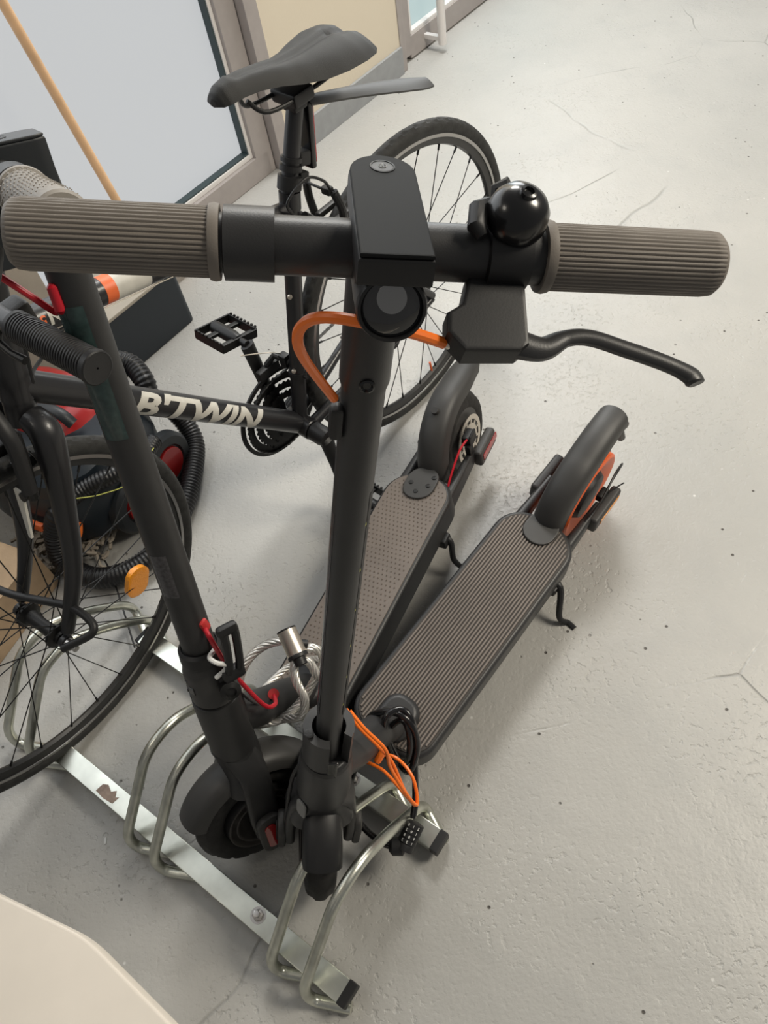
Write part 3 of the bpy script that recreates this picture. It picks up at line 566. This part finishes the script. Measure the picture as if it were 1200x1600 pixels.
def links(path, name, par):
    P = resample(path, .0064); g = G(); fr = frames(P)
    for i, (p, (t, x_, y_)) in enumerate(zip(P, fr)):
        up = V((0, 1, 0)); n_ = t.cross(up).normalized(); M = Mx(((t.x, up.x, n_.x, p.x), (t.y, up.y, n_.y, p.y), (t.z, up.z, n_.z, p.z), (0, 0, 0, 1)))
        g.box((0, 0, 0), (.0105, .007 if i % 2 else .0045, .0042), .0012, M=M, seg=1)
    return g.done(name, 'dkmetal', par)
cy = cs.y + .003
up_ = [V((cs.x + .0945 * math.cos(a), cy, cs.z + .0945 * math.sin(a))) for a in [PI * .56 - PI * 1.1 * j / 24 for j in range(25)]]
links([V((.0, cy, Rw + .03)), *up_, V((.035, cy, .17)), V((.018, cy, .16)), V((.004, cy, .175)), V((.01, cy, .22)), V((.03, cy, .235)), V((.033, cy, .27)), V((.0, cy, .305))], 'chain', bk)
for k in range(7): G().lathe([(.02, -.05 + k * .0042), (.026 + .0022 * k, -.05 + k * .0042), (.026 + .0022 * k, -.0485 + k * .0042), (.02, -.0485 + k * .0042)], (0, 0, 0), (0, 1, 0), 40, closed=True).done('cassette_sprocket', 'dkmetal', rwh)
dr = G().box((.012, cy - .01, .26), (.03, .02, .05), .006).box((.018, cy, .215), (.022, .01, .09), .004, rot=RY(.15)).lathe([(.017, -.004), (.0175, 0), (.017, .004)], (.018, cy, .175), (0, 1, 0), 20).lathe([(.017, -.004), (.0175, 0), (.017, .004)], (.02, cy, .245), (0, 1, 0), 20)
dr.done('rear_derailleur', 'plast', bk)
fdm = G().box(BB + V((-.0, -.055, .125)), (.055, .016, .022), .004).tube([BB + V((-.03, -.02, .14)), BB + V((-.02, -.05, .15)), BB + V((.0, -.056, .135))], .007, 10)
cdir = (SC - BB).normalized(); cc = BB + cdir * .125; fdm.lathe([(.0155, -.006), (.0185, -.006), (.0185, .006), (.0155, .006)], cc, cdir, 24, closed=True).tube([cc + V((0, .018, 0)), cc + V((0, .026, 0))], .004, 8).box(cc + V((0, -.03, .02)), (.018, .02, .03), .004); fdm.done('front_derailleur', 'plast', bk)
G().tube(spline([cc + V((.005, -.03, .04)), cc + V((.03, -.035, .06)), cc + V((.075, -.06, .075))], 6), .0011, 6).done('cable_end', 'steel', bk)
tipR = V((.392, -.085, .445)); tipL = V((.374, .085, .085))
def crank(a, b, yy, nm):
    ga = G().tube([a + V((0, yy * .72, 0)), a + V((0, yy, 0)).lerp(V((0, yy, 0)), 0) + (b - a) * .06, (a + V((0, yy, 0))).lerp(b, .5), b], [.019, .0175, .0135, .0155], 14, flat=.62); return ga.done(nm, 'plast', bk)
crank(BB, tipR, -.07, 'crank_arm'); crank(BB, tipL, .068, 'crank_arm')
G().lathe([(.016, .036), (.021, .04), (.021, .066), (.018, .078), (.012, .079), (.012, .075)], BB, (0, 1, 0), 28).done('crank_boss', 'plast', bk)
for tp, sd in ((tipR, -1), (tipL, 1)):
    c = tp + V((0, sd * .06, 0)); pg = G().tube([tp, tp + V((0, sd * .095, 0))], [.008, .009], 12)
    M = TR(*c) @ RY(-.25 if sd < 0 else -.2)
    for xx in (-.043, .043): pg.box((xx, 0, 0), (.004, .082, .02), .001, M=M)
    for yy in (-.041, .041): pg.box((0, yy, 0), (.088, .004, .018), .001, M=M)
    pg.box((0, -.012, 0), (.088, .012, .008), .002, M=M).box((0, .03, 0), (.088, .008, .008), .002, M=M).lathe([(.012, -.036), (.014, -.03), (.014, .02), (.01, .036)], (0, 0, 0), (0, 1, 0), 18, M=M)
    for xx in (-.0455, .0455):
        for j in range(8): pg.box((xx, -.035 + j * .01, .0105), (.004, .004, .004), M=M)
    po = pg.done('pedal', 'dkmetal', bk); G().box((-.0465 if sd < 0 else .0465, 0, -.002), (.003, .03, .010), .001, M=M).done('pedal_reflector', 'redlens', po)
# seat post, saddle, clip-on fender, tail light
sdir = (PT - SC).normalized()
spo = G().tube([SC - sdir * .03, PT + sdir * .005], .0142, 20).done('seat_post', 'bframe', bk)
G().lathe([(.0165, .0), (.0205, .001), (.0205, .022), (.0165, .023)], SC + sdir * .002, sdir, 24).box(SC + sdir * .012 + V((-.024, 0, 0)), (.02, .028, .018), .003, rot=RY(-.3)).done('seat_clamp', 'plast', bk)
G().lathe([(.015, 0), (.0185, 0), (.0185, .009), (.0155, .009)], SC + sdir * .032, sdir, 24).lathe([(.015, 0), (.0178, 0), (.0178, .007), (.0155, .007)], SC + sdir * .046, sdir, 24).box(SC + sdir * .04 + V((-.026, 0, 0)), (.026, .022, .024), .004, rot=RY(-.3)).done('light_bracket', 'plast', spo)
tl = G().box(SC + sdir * .07 + V((-.036, 0, .0)), (.012, .026, .105), .004, rot=RY(-.16)).done('tail_light', 'gloss', bk); G().box(SC + sdir * .07 + V((-.0435, 0, .002)), (.005, .02, .096), .002, rot=RY(-.16)).done('tail_lens', 'redlens', tl)
def saddle():
    prof = [(.371, .006, .930, .014), (.367, .018, .938, .026), (.356, .0245, .944, .034), (.335, .0275, .947, .038), (.305, .029, .944, .040), (.27, .034, .937, .042), (.235, .044, .928, .044), (.2, .059, .924, .046), (.165, .072, .924, .046), (.13, .079, .924, .044), (.105, .076, .920, .038), (.090, .064, .914, .03), (.083, .046, .908, .02)]
    P = []
    for i in range(len(prof) - 1):
        for k in range(4): t = k / 4; P.append([a + (b - a) * t for a, b in zip(prof[i], prof[i + 1])])
    P.append(prof[-1]); R_ = []
    for (x_, hw, z, th) in P:
        rg = []; n = 24; ch = .007 if .12 < x_ < .33 else 0
        for j in range(n + 1):
            t = -1 + 2 * j / n; zz = z - th * .62 * abs(t) ** 2.4 - ch * math.exp(-(t * hw / .009) ** 2)
            if x_ < .13: zz -= 0.010 * math.exp(-(t * hw / .014) ** 2)
            rg.append(V((x_, t * hw, zz)))
        for j in range(n, -1, -1):
            t = -1 + 2 * j / n; rg.append(V((x_, t * hw * .86, z - th * .62 - th * .3 * (1 - abs(t) ** 2) * .4)))
        R_.append(rg)
    return G().loft(R_)
so = saddle().done('saddle', 'saddle', bk, ang=60)
for sd in (1, -1):
    G().tube(spline([(.318, sd * .008, .906), (.29, sd * .02, .880), (.19, sd * .022, .874), (.11, sd * .036, .890)], 6), .0035, 10).done('saddle_rail', 'dkmetal', so)
G().box((.222, 0, .872), (.045, .055, .022), .005).box((.222, 0, .858), (.03, .03, .02), .004).done('saddle_clamp', 'plast', bk)
cf = []
for i in range(13):
    t = i / 12; x_ = .2 - .30 * t; z = .858 - .105 * t + .004 * math.sin(PI * t); hw = .014 + .019 * min(1, t * 1.5) - (.014 * max(0, (t - .88) / .12)); cf.append([V((x_, a * hw, z - .010 * abs(a) ** 1.6)) for a in [-1 + j / 4 for j in range(9)]] + [V((x_, a * hw, z - .003 - .010 * abs(a) ** 1.6)) for a in [1 - j / 4 for j in range(9)]])
G().loft(cf).done('clip_on_fender', 'plastg', bk)
# rear rim brake and cables
br = G()
for sd in (1, -1): br.tube(spline([SC + V((-.075, sd * .03, -.115)), SC + V((-.075, sd * .04, -.07)), SC + V((-.068, sd * .032, -.03))], 5), .0075, 10).box(SC + V((-.092, sd * .02, -.095)), (.05, .012, .012), .003)
br.tube([SC + V((-.066, .04, -.032)), SC + V((-.066, -.04, -.03))], .0025, 8).box(SC + V((-.066, .02, -.03)), (.014, .02, .014), .003); br.done('rear_brake', 'dkmetal', bk)
G().tube(spline([SC + V((.01, .02, -.04)), SC + V((.03, .024, -.0)), SC + V((-.015, .03, .022)), SC + V((-.05, .032, .0)), SC + V((-.066, .028, -.028))], 8), .0025, 8).done('brake_housing', 'plast', bk)
G().tube([TT1.lerp(TT0, .2) + V((0, .006, -.024)), TT1.lerp(TT0, .98) + V((0, .006, -.019))], .0009, 6).done('brake_cable', 'steel', bk)
G().tube([TT1.lerp(TT0, .1) + V((0, .008, -.026)), TT1.lerp(TT0, .2) + V((0, .006, -.025))], .0032, 8).lathe([(.002, 0), (.0062, .001), (.0062, .026), (.002, .027)], TT1.lerp(TT0, .17) + V((0, .006, -.024)), TT0 - TT1, 14).done('cable_stop', 'plast', bk)
for t in (.545, .65): G().lathe([(.0045, 0), (.0048, .004), (.003, .0055)], DT1.lerp(BB, t) + V((.0155, 0, .0165)), (.7, 0, .75), 12).done('bottle_bolt', 'steel', bk)
for t in (.29, .62): G().lathe([(.0045, 0), (.0048, .004), (.003, .0055)], BB.lerp(SC, t) + V((.015, .006, .003)), (1, .3, .2), 12).done('bottle_bolt', 'steel', bk)
# fork, front brake, stem, bar, grip
def sp(x_, y_, z_): return SB @ V((x_, y_, z_))
fx, fz = off.x, off.z
fk = G().tube([sp(0, 0, .37), sp(0, 0, .42)], .022, 24)
for sd in (1, -1):
    fk.tube(spline([sp(0, sd * .02, .385), sp(.0, sd * .046, .372), sp(.002, sd * .056, .33), sp(.004, sd * .058, .25), sp(.012, sd * .058, .12), sp(fx * .85, sd * .057, fz + .018)], 6), lambda i: .0205 + .0022 * math.sin(min(1, i / 14) * PI) - .0095 * max(0, (i - 14) / 16), 16, flat=.85)
    fk.lathe([(.011, -.005), (.0125, -.004), (.0125, .004), (.011, .005)], sp(fx, sd * .057, fz), V(SB.col[1][:3]), 20)
fk.done('fork', 'bframe', bk)
G().lathe([(.009, .0), (.0105, .002), (.0105, .010), (.006, .012), (.006, .022), (.003, .023)], sp(fx, .062, fz), V(SB.col[1][:3]), 20).done('axle_nut', 'alu', bk)
bb_ = G().tube(polyround([sp(.05, .058, .30), sp(.052, .052, .385), sp(.055, .02, .425), sp(.055, -.02, .425), sp(.052, -.052, .385), sp(.05, -.058, .30)], .02, 5), .0115, 10, flat=.7); bb_.done('brake_booster', 'plast', bk)
fb = G()
for sd in (1, -1): fb.tube(spline([sp(.038, sd * .042, .275), sp(.042, sd * .050, .33), sp(.04, sd * .04, .385)], 5), .008, 10).box(sp(.03, sd * .026, .325), (.03, .02, .02), .004).lathe([(.005, 0), (.0075, .002), (.0075, .006)], sp(.052, sd * .048, .29), V(SB.col[0][:3]), 14)
fb.tube([sp(.04, .045, .388), sp(.04, -.045, .388)], .003, 8); fbo = fb.done('front_brake', 'dkmetal', bk)
G().loft([[sp(.052, a, .295) for a in (.028, .046)] + [sp(.056, a, .295) for a in (.046, .028)], [sp(.052, a, .205) for a in (.034, .040)] + [sp(.056, a, .205) for a in (.04, .034)]]).done('white_fork_decal', 'white', fbo)
G().tube([sp(.0, 0, .52), sp(.0, 0, .60)], .02, 20).box(sp(.02, 0, .60), (.07, .034, .03), .008).done('bar_stem', 'plast', bk)
G().tube([sp(.09, .30, .615), sp(.085, .16, .612), sp(.06, 0, .605), sp(.085, -.16, .612), sp(.09, -.30, .615)], .0125, 16).done('handlebar', 'bframe', bk)
for sd in (1, -1):
    A = sp(.0855, sd * .175, .6125); B = sp(.090, sd * .305, .6155); ax = (B - A).normalized(); L = (B - A).length; n = 29; pr = [(.015, 0), (.0175, .001), (.0175, .006)]
    for i in range(n): y_ = .008 + i * (L - .014) / n; d_ = (L - .014) / n; r_ = .0172; pr += [(r_ - .0014, y_), (r_ + .0004, y_ + d_ * .25), (r_ + .0004, y_ + d_ * .72), (r_ - .0014, y_ + d_ * .95)]
    pr += [(.0185, L - .006), (.0185, L - .001), (.017, L), (.015, L - .0005), (.0012, L - .0002), (.001, L - .003)]; G().lathe(pr, A, ax, 40).done('grip', 'plast', bk)
    G().tube([sp(.085, sd * .14, .605), sp(.095, sd * .15, .588), sp(.095, sd * .17, .582), sp(.093, sd * .19, .58)], [.005, .005, .004, .005], 10).box(sp(.065, sd * .145, .607), (.034, .03, .03), .006).done('brake_lever', 'dkmetal', bk)
G().tube(spline([sp(.07, .13, .60), sp(.10, .06, .56), sp(.07, .02, .46), sp(.055, .0, .43)], 8), .0027, 8).done('brake_housing', 'plast', bk)
G().tube(spline([sp(.06, .14, .59), sp(.04, .11, .5), sp(.0, .05, .47), sp(-.06, .012, .47)], 8), .0027, 8).done('brake_housing', 'plast', bk)
# wheel reflector clipped in the front spokes
rc = IB @ at(183, 845, .215); rm = SB @ TR(fx, 0, fz); loc = rm.inverted() @ rc
an = math.atan2(loc.z, loc.x); G().loft([[V((x_ * k_, y_, z_ * k_)) for x_, z_ in rr(.050, .066, .022, 5)] for y_, k_ in ((-.007, .8), (-.005, 1), (.005, 1), (.007, .8))], M=TR(math.cos(an) * .2, .008, math.sin(an) * .2) @ RY(-an)).done('wheel_reflector', 'oreflect', fwh)
# black guard tube round the front axle
G().tube(polyround([IB @ p for p in (at(-40, 900, .40), at(10, 928, .40), at(118, 948, .40), at(158, 985, .385), at(98, 1014, .37))], .035, 6), .0068, 12).done('axle_guard', 'plast', bk)
# ------------------------------------------------------------------ bicycle rack
th = math.radians(-45.3); ru = V((math.cos(th), math.sin(th), 0)); rv = V((-ru.y, ru.x, 0)); RO = V((-.70152, .63302, 0))
RM = Mx(((ru.x, rv.x, 0, RO.x), (ru.y, rv.y, 0, RO.y), (0, 0, 1, 0), (0, 0, 0, 1)))
rk = thing('bicycle_rack', 'galvanised steel floor rack of bent tube hoops on two flat rails, under the scooter wheels', 'bicycle rack', RM)
for yy, x0, x1 in ((0, -.035, .685), (.267, -.055, .682)):
    rl = G().box(((x0 + x1) / 2, yy, .029), (x1 - x0, .038, .022), .0018).done('rail', 'rail', rk)
    G().box((x1 + .004, yy, .029), (.016, .0395, .0235), .002).done('end_cap', 'plast', rl); G().box((x0 - .002, yy, .029), (.01, .0395, .0235), .002).done('end_cap', 'plast', rl)
    G().lathe([(.0095, 0), (.0095, .006), (.007, .007), (.0058, .0075), (.0058, .013), (.0045, .0135)], (.5, yy + .004, .04), (0, 0, 1), 6).lathe([(.0135, 0), (.0135, .0015)], (.5, yy + .004, .0395), (0, 0, 1), 24).done('bolt', 'alu', rl)
    if yy == 0: G().prism([(.105, -.012), (.128, -.014), (.15, -.011), (.153, .004), (.147, .0), (.140, .010), (.132, .003), (.118, .009), (.108, .004)], .0401, .0406).done('torn_sticker', 'torn', rl)
for s0 in (-.131, -.065, .221, .289, .562, .631):
    P = [(s0 + .07, -.012, .0105), (s0 + .01, -.040, .0105), (s0, -.034, .05), (s0, .045, .14), (s0, .088, .188), (s0, .155, .192), (s0, .225, .135), (s0, .293, .058), (s0, .305, .02), (s0 + .03, .290, .0105), (s0 + .06, .275, .0105)]
    P2 = [V(P[0]), V(P[1]), V(P[2]), V(P[3])] + [V(p) for p in P[4:]]
    G().tube(polyround(P2, .035, 6), .0094, 16).done('wheel_hoop', 'zinc', rk)
# ------------------------------------------------------------------ locks
def strands(path, r, rs, n, turns, name, m, parent=None):
    P = resample(path, .0035); fr = frames(P); g = G()
    for k in range(n):
        g.tube([p + (x_ * math.cos(2 * PI * k / n + i * turns) + y_ * math.sin(2 * PI * k / n + i * turns)) * r for i, (p, (t, x_, y_)) in enumerate(zip(P, fr))], rs, 6)
    return g.done(name, m, parent, ang=80)
nk2 = W2 @ V((-.155, 0, .215)); nd = (W2 @ V((-.205, 0, .15)) - W2 @ V((-.115, 0, .262))).normalized()
lk = thing('cable_lock', 'braided steel cable lock with a silver cylinder, coiled round the neck of the scooter behind', 'bicycle lock', TR(*nk2))
NI = TR(*nk2).inverted()
loops = [(at(478, 1020, .33)), at(452, 1002, .34), at(415, 1008, .33), at(385, 1035, .32), at(374, 1075, .29), at(390, 1118, .25), at(428, 1128, .235), at(462, 1105, .25), at(487, 1070, .28), at(505, 1030, .31), at(488, 1012, .335), at(462, 1030, .33), at(462, 1062, .315), at(476, 1092, .29), at(470, 1118, .26), at(440, 1124, .235), at(400, 1132, .215), at(385, 1112, .2), at(410, 1080, .15), at(455, 1040, .14), at(500, 1030, .19), at(520, 1042, .25), at(500, 1058, .3), at(484, 1036, .335), at(470, 1030, .345)]
strands(spline([NI @ p for p in loops], 10), .0042, .0032, 6, .3, 'lock_cable', 'wire', lk)
c0 = NI @ at(447, 984, .37); c1 = NI @ at(465, 1024, .352)
cyl = G().lathe([(.012, 0), (.0155, .0006), (.0155, (c1 - c0).length - .0006), (.013, (c1 - c0).length)], c0, c1 - c0, 36).done('lock_cylinder', 'steel', lk)
L_ = (c1 - c0).length; G().lathe([(.0145, -.001), (.0156, -.0005), (.0156, .002), (.0145, .0022)], c0, c1 - c0, 36).done('lock_end', 'plast', cyl); G().lathe([(.0156, L_ - .002), (.0165, L_), (.0162, L_ + .004), (.0105, L_ + .005), (.010, L_ + .016), (.008, L_ + .017)], c0, c1 - c0, 36).done('lock_collar', 'plast', cyl)
G().tube([NI @ at(468, 1005, .35), NI @ at(480, 1006, .345)], .0065, 14).done('keeper', 'plast', cyl)
nk1 = W1 @ V((-.16, 0, .2)); lk2 = thing('combination_lock', 'black coiled cable lock with numbered dials, hanging off the neck of the front scooter', 'bicycle lock', TR(*nk1)); NI = TR(*nk1).inverted()
lp = [at(628, 1325, .075), at(600, 1318, .07), at(566, 1290, .07), at(545, 1245, .08), at(560, 1190, .12), at(600, 1145, .2), at(628, 1125, .235), at(640, 1150, .22), at(636, 1190, .17), at(610, 1185, .12), at(575, 1150, .14), at(578, 1120, .21), at(610, 1112, .245), at(640, 1128, .24), at(652, 1165, .2), at(640, 1205, .16), at(622, 1188, .15), at(600, 1130, .24), at(625, 1108, .25), at(645, 1130, .235), at(648, 1190, .17), at(649, 1250, .12), at(645, 1278, .105)]
G().tube(spline([NI @ p for p in lp], 9), .0056, 12).done('lock_cable', 'gloss', lk2)
A = NI @ at(650, 1284, .1); B = NI @ at(630, 1328, .085); ax = (B - A).normalized(); L = (B - A).length
dial = G().lathe([(.008, 0), (.0155, .002)] + [q for k in range(4) for q in ((.0158, .004 + k * .0085), (.0158, .0105 + k * .0085), (.0148, .0112 + k * .0085), (.0148, .0118 + k * .0085))] + [(.0155, .04), (.016, L * .98), (.012, L)], A, ax, 36).lathe([(.008, 0), (.0145, .003), (.0145, .02), (.008, .026)], B + ax * -.006, NI @ at(600, 1326, .08) - (NI @ at(632, 1326, .08)), 24).done('lock_body', 'plast', lk2)
toc = (V((0, 0, H_CAM)) - at(640, 1305, .1)).normalized(); sd0 = (toc - ax * toc.dot(ax)).normalized(); sd1 = ax.cross(sd0)
for k, (nums) in enumerate(('210', '192', '908', '132')):
    for q, chx in enumerate(nums):
        a = (q - 1) * .55; nn = sd0 * math.cos(a) + sd1 * math.sin(a); tt = -sd0 * math.sin(a) + sd1 * math.cos(a); o_ = A + ax * (.0055 + k * .0085) + nn * .0161 - tt * .0018
        bm = text_mesh(chx, .0062, .0001); M = Mx(((tt.x, -ax.x, nn.x, o_.x + ax.x * .0035), (tt.y, -ax.y, nn.y, o_.y + ax.y * .0035), (tt.z, -ax.z, nn.z, o_.z + ax.z * .0035), (0, 0, 0, 1))); G().bm(bm, M).done('dial_digit', 'paper', dial)
# slack of the brake cables at the folding joints
g1 = [at(541, 1108, .36), at(560, 1135, .34), at(590, 1165, .31), at(612, 1190, .27), at(632, 1235, .22), at(648, 1258, .18), at(630, 1238, .185), at(600, 1205, .2), at(572, 1190, .2)]
cable(g1, .0028, 'orange', 'cable_slack', s1, I1, 8)
cable([p + V((.004, -.001, .004)) if i < 6 else p + V((.006, .006, 0)) for i, p in enumerate([at(543, 1112, .36), at(566, 1140, .345), at(598, 1172, .315), at(606, 1200, .27), at(630, 1240, .22), at(648, 1258, .184), at(640, 1222, .21), at(612, 1190, .22), at(575, 1186, .205)])], .0028, 'orange', 'cable_slack', s1, I1, 8)
G().box((0, 0, 0), (.03, .012, .012), .005, M=TR(*(I1 @ at(595, 1180, .235))) @ RY(.6)).done('cable_grommet', 'orange', s1)
e0 = at(316, 975, .53); e1 = at(428, 1085, .275)
cable([e0, at(330, 1000, .52), at(355, 1040, .46), at(385, 1075, .39), at(415, 1103, .33), at(430, 1100, .30), e1], .0036, 'red', 'cable_slack', s2, I2, 8)
cable([at(322, 985, .52), at(343, 1030, .47), at(360, 1065, .41), at(388, 1092, .35), at(412, 1102, .275), at(424, 1090, .26)], .0022, 'plastg', 'wire_slack', s2, I2, 8)
G().box((0, 0, 0), (.014, .018, .022), .005, M=TR(*(I2 @ e0))).done('cable_grommet', 'redrub', s2)
G().lathe([(.004, 0), (.009, .001), (.009, .005), (.005, .006)], I2 @ e1, (.2, .3, 1), 20).done('cable_grommet', 'redrub', s2)
c3 = steer_pt(W2, ST2, (.0, .024, .885)); c2 = at(96, 494, c3.z)
cable([at(-60, 395, 1.03), at(0, 432, 1.01), at(50, 464, .985), at(88, 488, .96), steer_pt(W2, ST2, (.022, .006, .905))], .0036, 'red', 'brake_cable', s2, I2)
G().tube([I2 @ steer_pt(W2, ST2, (.0205, .009, .925)), I2 @ steer_pt(W2, ST2, (.0205, .0085, .922)), I2 @ steer_pt(W2, ST2, (.0205, .009, .898)), I2 @ steer_pt(W2, ST2, (.0205, .009, .894))], [.003, .006, .0062, .003], 14).done('cable_grommet', 'red', s2)
# ------------------------------------------------------------------ things by the window
def wp(a, d, z): return WM @ V((a, d, z))
t = thing('broom', 'pale wooden broom stick leaning against the frosted window', 'broom', TR(*wp(-.86, .10, 0)))
I = TR(*wp(-.86, .10, 0)).inverted(); G().tube([I @ wp(-.862, .12, .06), I @ wp(-.94, .10, .848), I @ wp(-1.02, .085, 1.5)], .0118, 20).done('handle', 'wood', t)
G().box((.045, 0, .045), (.14, .05, .035), .01, M=RZ(WALL_T)).done('broom_head', 'wood', t)
t = thing('low_cabinet', 'low beige cabinet under the left part of the window', 'cabinet', WM @ TR(-1.85, .155, 0)); G().box((0, 0, .285), (1.2, .25, .57), .004).done('body', 'cream', t)
G().box((0, 0, .577), (1.22, .27, .014), .004).done('top', 'cream', t)
M = WM @ TR(-.985, .19, 0) @ RZ(.0); t = thing('storage_bin', 'dark navy plastic bin with a cream lid on the floor behind the top tube', 'bin', M)
G().prism(rr(.32, .24, .02, 4, -.08, -.02), 0, .175, bev=.004).done('body', 'navy', t); G().prism(rr(.33, .25, .022, 4, -.08, -.02), .175, .186, bev=.003).done('lid', 'cream', t)
# wet-and-dry vacuum cleaner
vo = V((-.70, 1.33, 0)); VM = TR(*vo) @ RZ(math.radians(-35)); vc = thing('vacuum_cleaner', 'red and black vacuum cleaner with a coiled corrugated hose, behind the bicycle front wheel', 'vacuum cleaner', VM); VI = VM.inverted()
G().loft([ring(.34, .30, .12, .03), ring(.40, .34, .13, .06), ring(.41, .35, .13, .16), ring(.38, .32, .12, .2)]).done('body', 'navy', vc)
G().loft([ring(.38, .32, .12, .2), ring(.37, .31, .12, .235), ring(.32, .26, .11, .258)]).done('top_shell', 'navy', vc)
hd_ = G().loft([ring(.30, .20, .09, .21, -.035, .05), ring(.30, .20, .09, .25, -.035, .05), ring(.26, .17, .08, .272, -.035, .05), ring(.18, .11, .05, .286, -.035, .05)]).done('red_hood', 'redvac', vc)
G().tube(spline([(-.12, 0, .275), (-.08, 0, .31), (.06, 0, .31), (.1, 0, .28)], 6), .014, 12, flat=.7).done('handle', 'slate', hd_)
G().box((.0, -.02, .268), (.12, .03, .02), .006).done('switch_plate', 'slate', hd_)
for sd in (1, -1):
    wv = G().lathe([(.02, -.02), (.07, -.02), (.078, -.01), (.078, .01), (.07, .018), (.05, .018), (.046, .012), (.01, .012)], (.2, sd * .06 + .03, .085), (1, 0, 0), 36).done('wheel', 'slate', vc)
    G().lathe([(.044, .011), (.042, .02), (.01, .021)], (.2, sd * .06 + .03, .085), (1, 0, 0), 32).done('wheel_cap', 'redvac', wv)
G().box((.05, -.19, .13), (.07, .012, .03), .004).done('orange_badge', 'odecal', vc)
hp = [at(150, 760, .14), at(120, 772, .15), at(92, 800, .16), at(86, 838, .1), at(102, 880, .04), at(150, 903, .035), at(205, 890, .035), at(255, 850, .035), at(288, 790, .035), at(304, 720, .04), at(300, 680, .06), at(270, 640, .12), at(236, 622, .2), at(226, 596, .24), at(205, 570, .26), at(180, 566, .27), at(165, 590, .27)]
P = resample(spline([VI @ p for p in hp], 14), .0022); G().tube(P, lambda i: .0225 + (.0022 if i % 4 in (1, 2) else 0), 20).done('hose', 'hose', vc, ang=60)
hp = [at(90, 795, .2), at(130, 765, .21), at(170, 745, .22), at(215, 722, .22), at(240, 690, .2)]; P = resample(spline([VI @ p for p in hp], 14), .0022); G().tube(P, lambda i: .0175 + (.0022 if i % 4 in (1, 2) else 0), 20).done('hose', 'hose', vc, ang=60)
cable([at(118, 905, .3) + V((0, 0, -.28)), at(165, 878, .02), at(125, 870, .03)], .002, 'plast', 'power_cord', vc, VI)
cable([at(112, 785, .16), at(124, 812, .13), at(124, 838, .1), at(108, 852, .08)], .005, 'orange', 'orange_strap', vc, VI)
cable([at(120, 779, .22), at(160, 772, .22), at(205, 752, .22), at(240, 700, .22)], .0012, 'yel', 'yellow_cord', vc, VI)
# mop head
mpo = at(106, 848, .0); mp = thing('mop', 'grey string mop head lying beside the cardboard box', 'mop', TR(*mpo)); g = G()
for i in range(150):
    b = V((random.gauss(0, .055), random.gauss(0, .04), .01 + random.random() * .03)); pts = [b + V((random.gauss(0, .015), random.gauss(0, .015), random.random() * .015)) for _ in range(4)]; g.tube(spline(pts, 4), .0045, 5)
g2 = g.done('yarn', 'mop', mp); g2['kind'] = 'stuff'
G().tube([(-.03, .01, .03), (-.01, .02, .05)], .016, 14).done('socket', 'plast', mp)
# cardboard box
c = thing('cardboard_box', 'brown cardboard box on the floor at the left edge, under the front hub', 'box', TR(-.965, 1.0, 0) @ RZ(math.radians(57))); G().box((0, 0, .06), (.34, .26, .12), .002).done('carton', 'card', c)
G().box((0, -.066, .1215), (.33, .128, .003), 0, rot=RX(.03)).done('flap', 'card', c); G().box((0, .066, .1215), (.33, .128, .003), 0, rot=RX(-.05)).done('flap', 'card', c)
# white table corner
WT = at(132, 1462, .75); dA = (at(0, 1398, .75) - WT).normalized(); dB = (at(272, 1604, .75) - WT).normalized()
tb = thing('white_table', 'white table, rounded corner of its top in the lower left corner', 'table', TR(WT.x, WT.y, 0))
o2 = [V((0, 0, 0)) + dA * .7, V((0, 0, 0)), V((0, 0, 0)) + dB * .6, dB * .6 + dA * .7]; o2 = polyround([(p.x, p.y, 0) for p in o2], .018, 6, True); G().prism([(p.x, p.y) for p in o2], .728, .75, bev=.003).done('table_top', 'desk', tb)
for (i_, j_) in ((.35, .5), (.62, .3), (.62, .52)):
    p = dA * i_ + dB * j_; G().tube([(p.x, p.y, 0), (p.x, p.y, .728)], .02, 16).done('leg', 'alu', tb)
# bits of dirt and a paper scrap on the floor
pc = at(165, 1314, .0); tag(G().box((pc.x, pc.y, .001), (.004, .012, .002), .0005).done('paper_scrap', 'paper'), 'tiny white paper scrap on the floor beside the near rail', 'scrap')
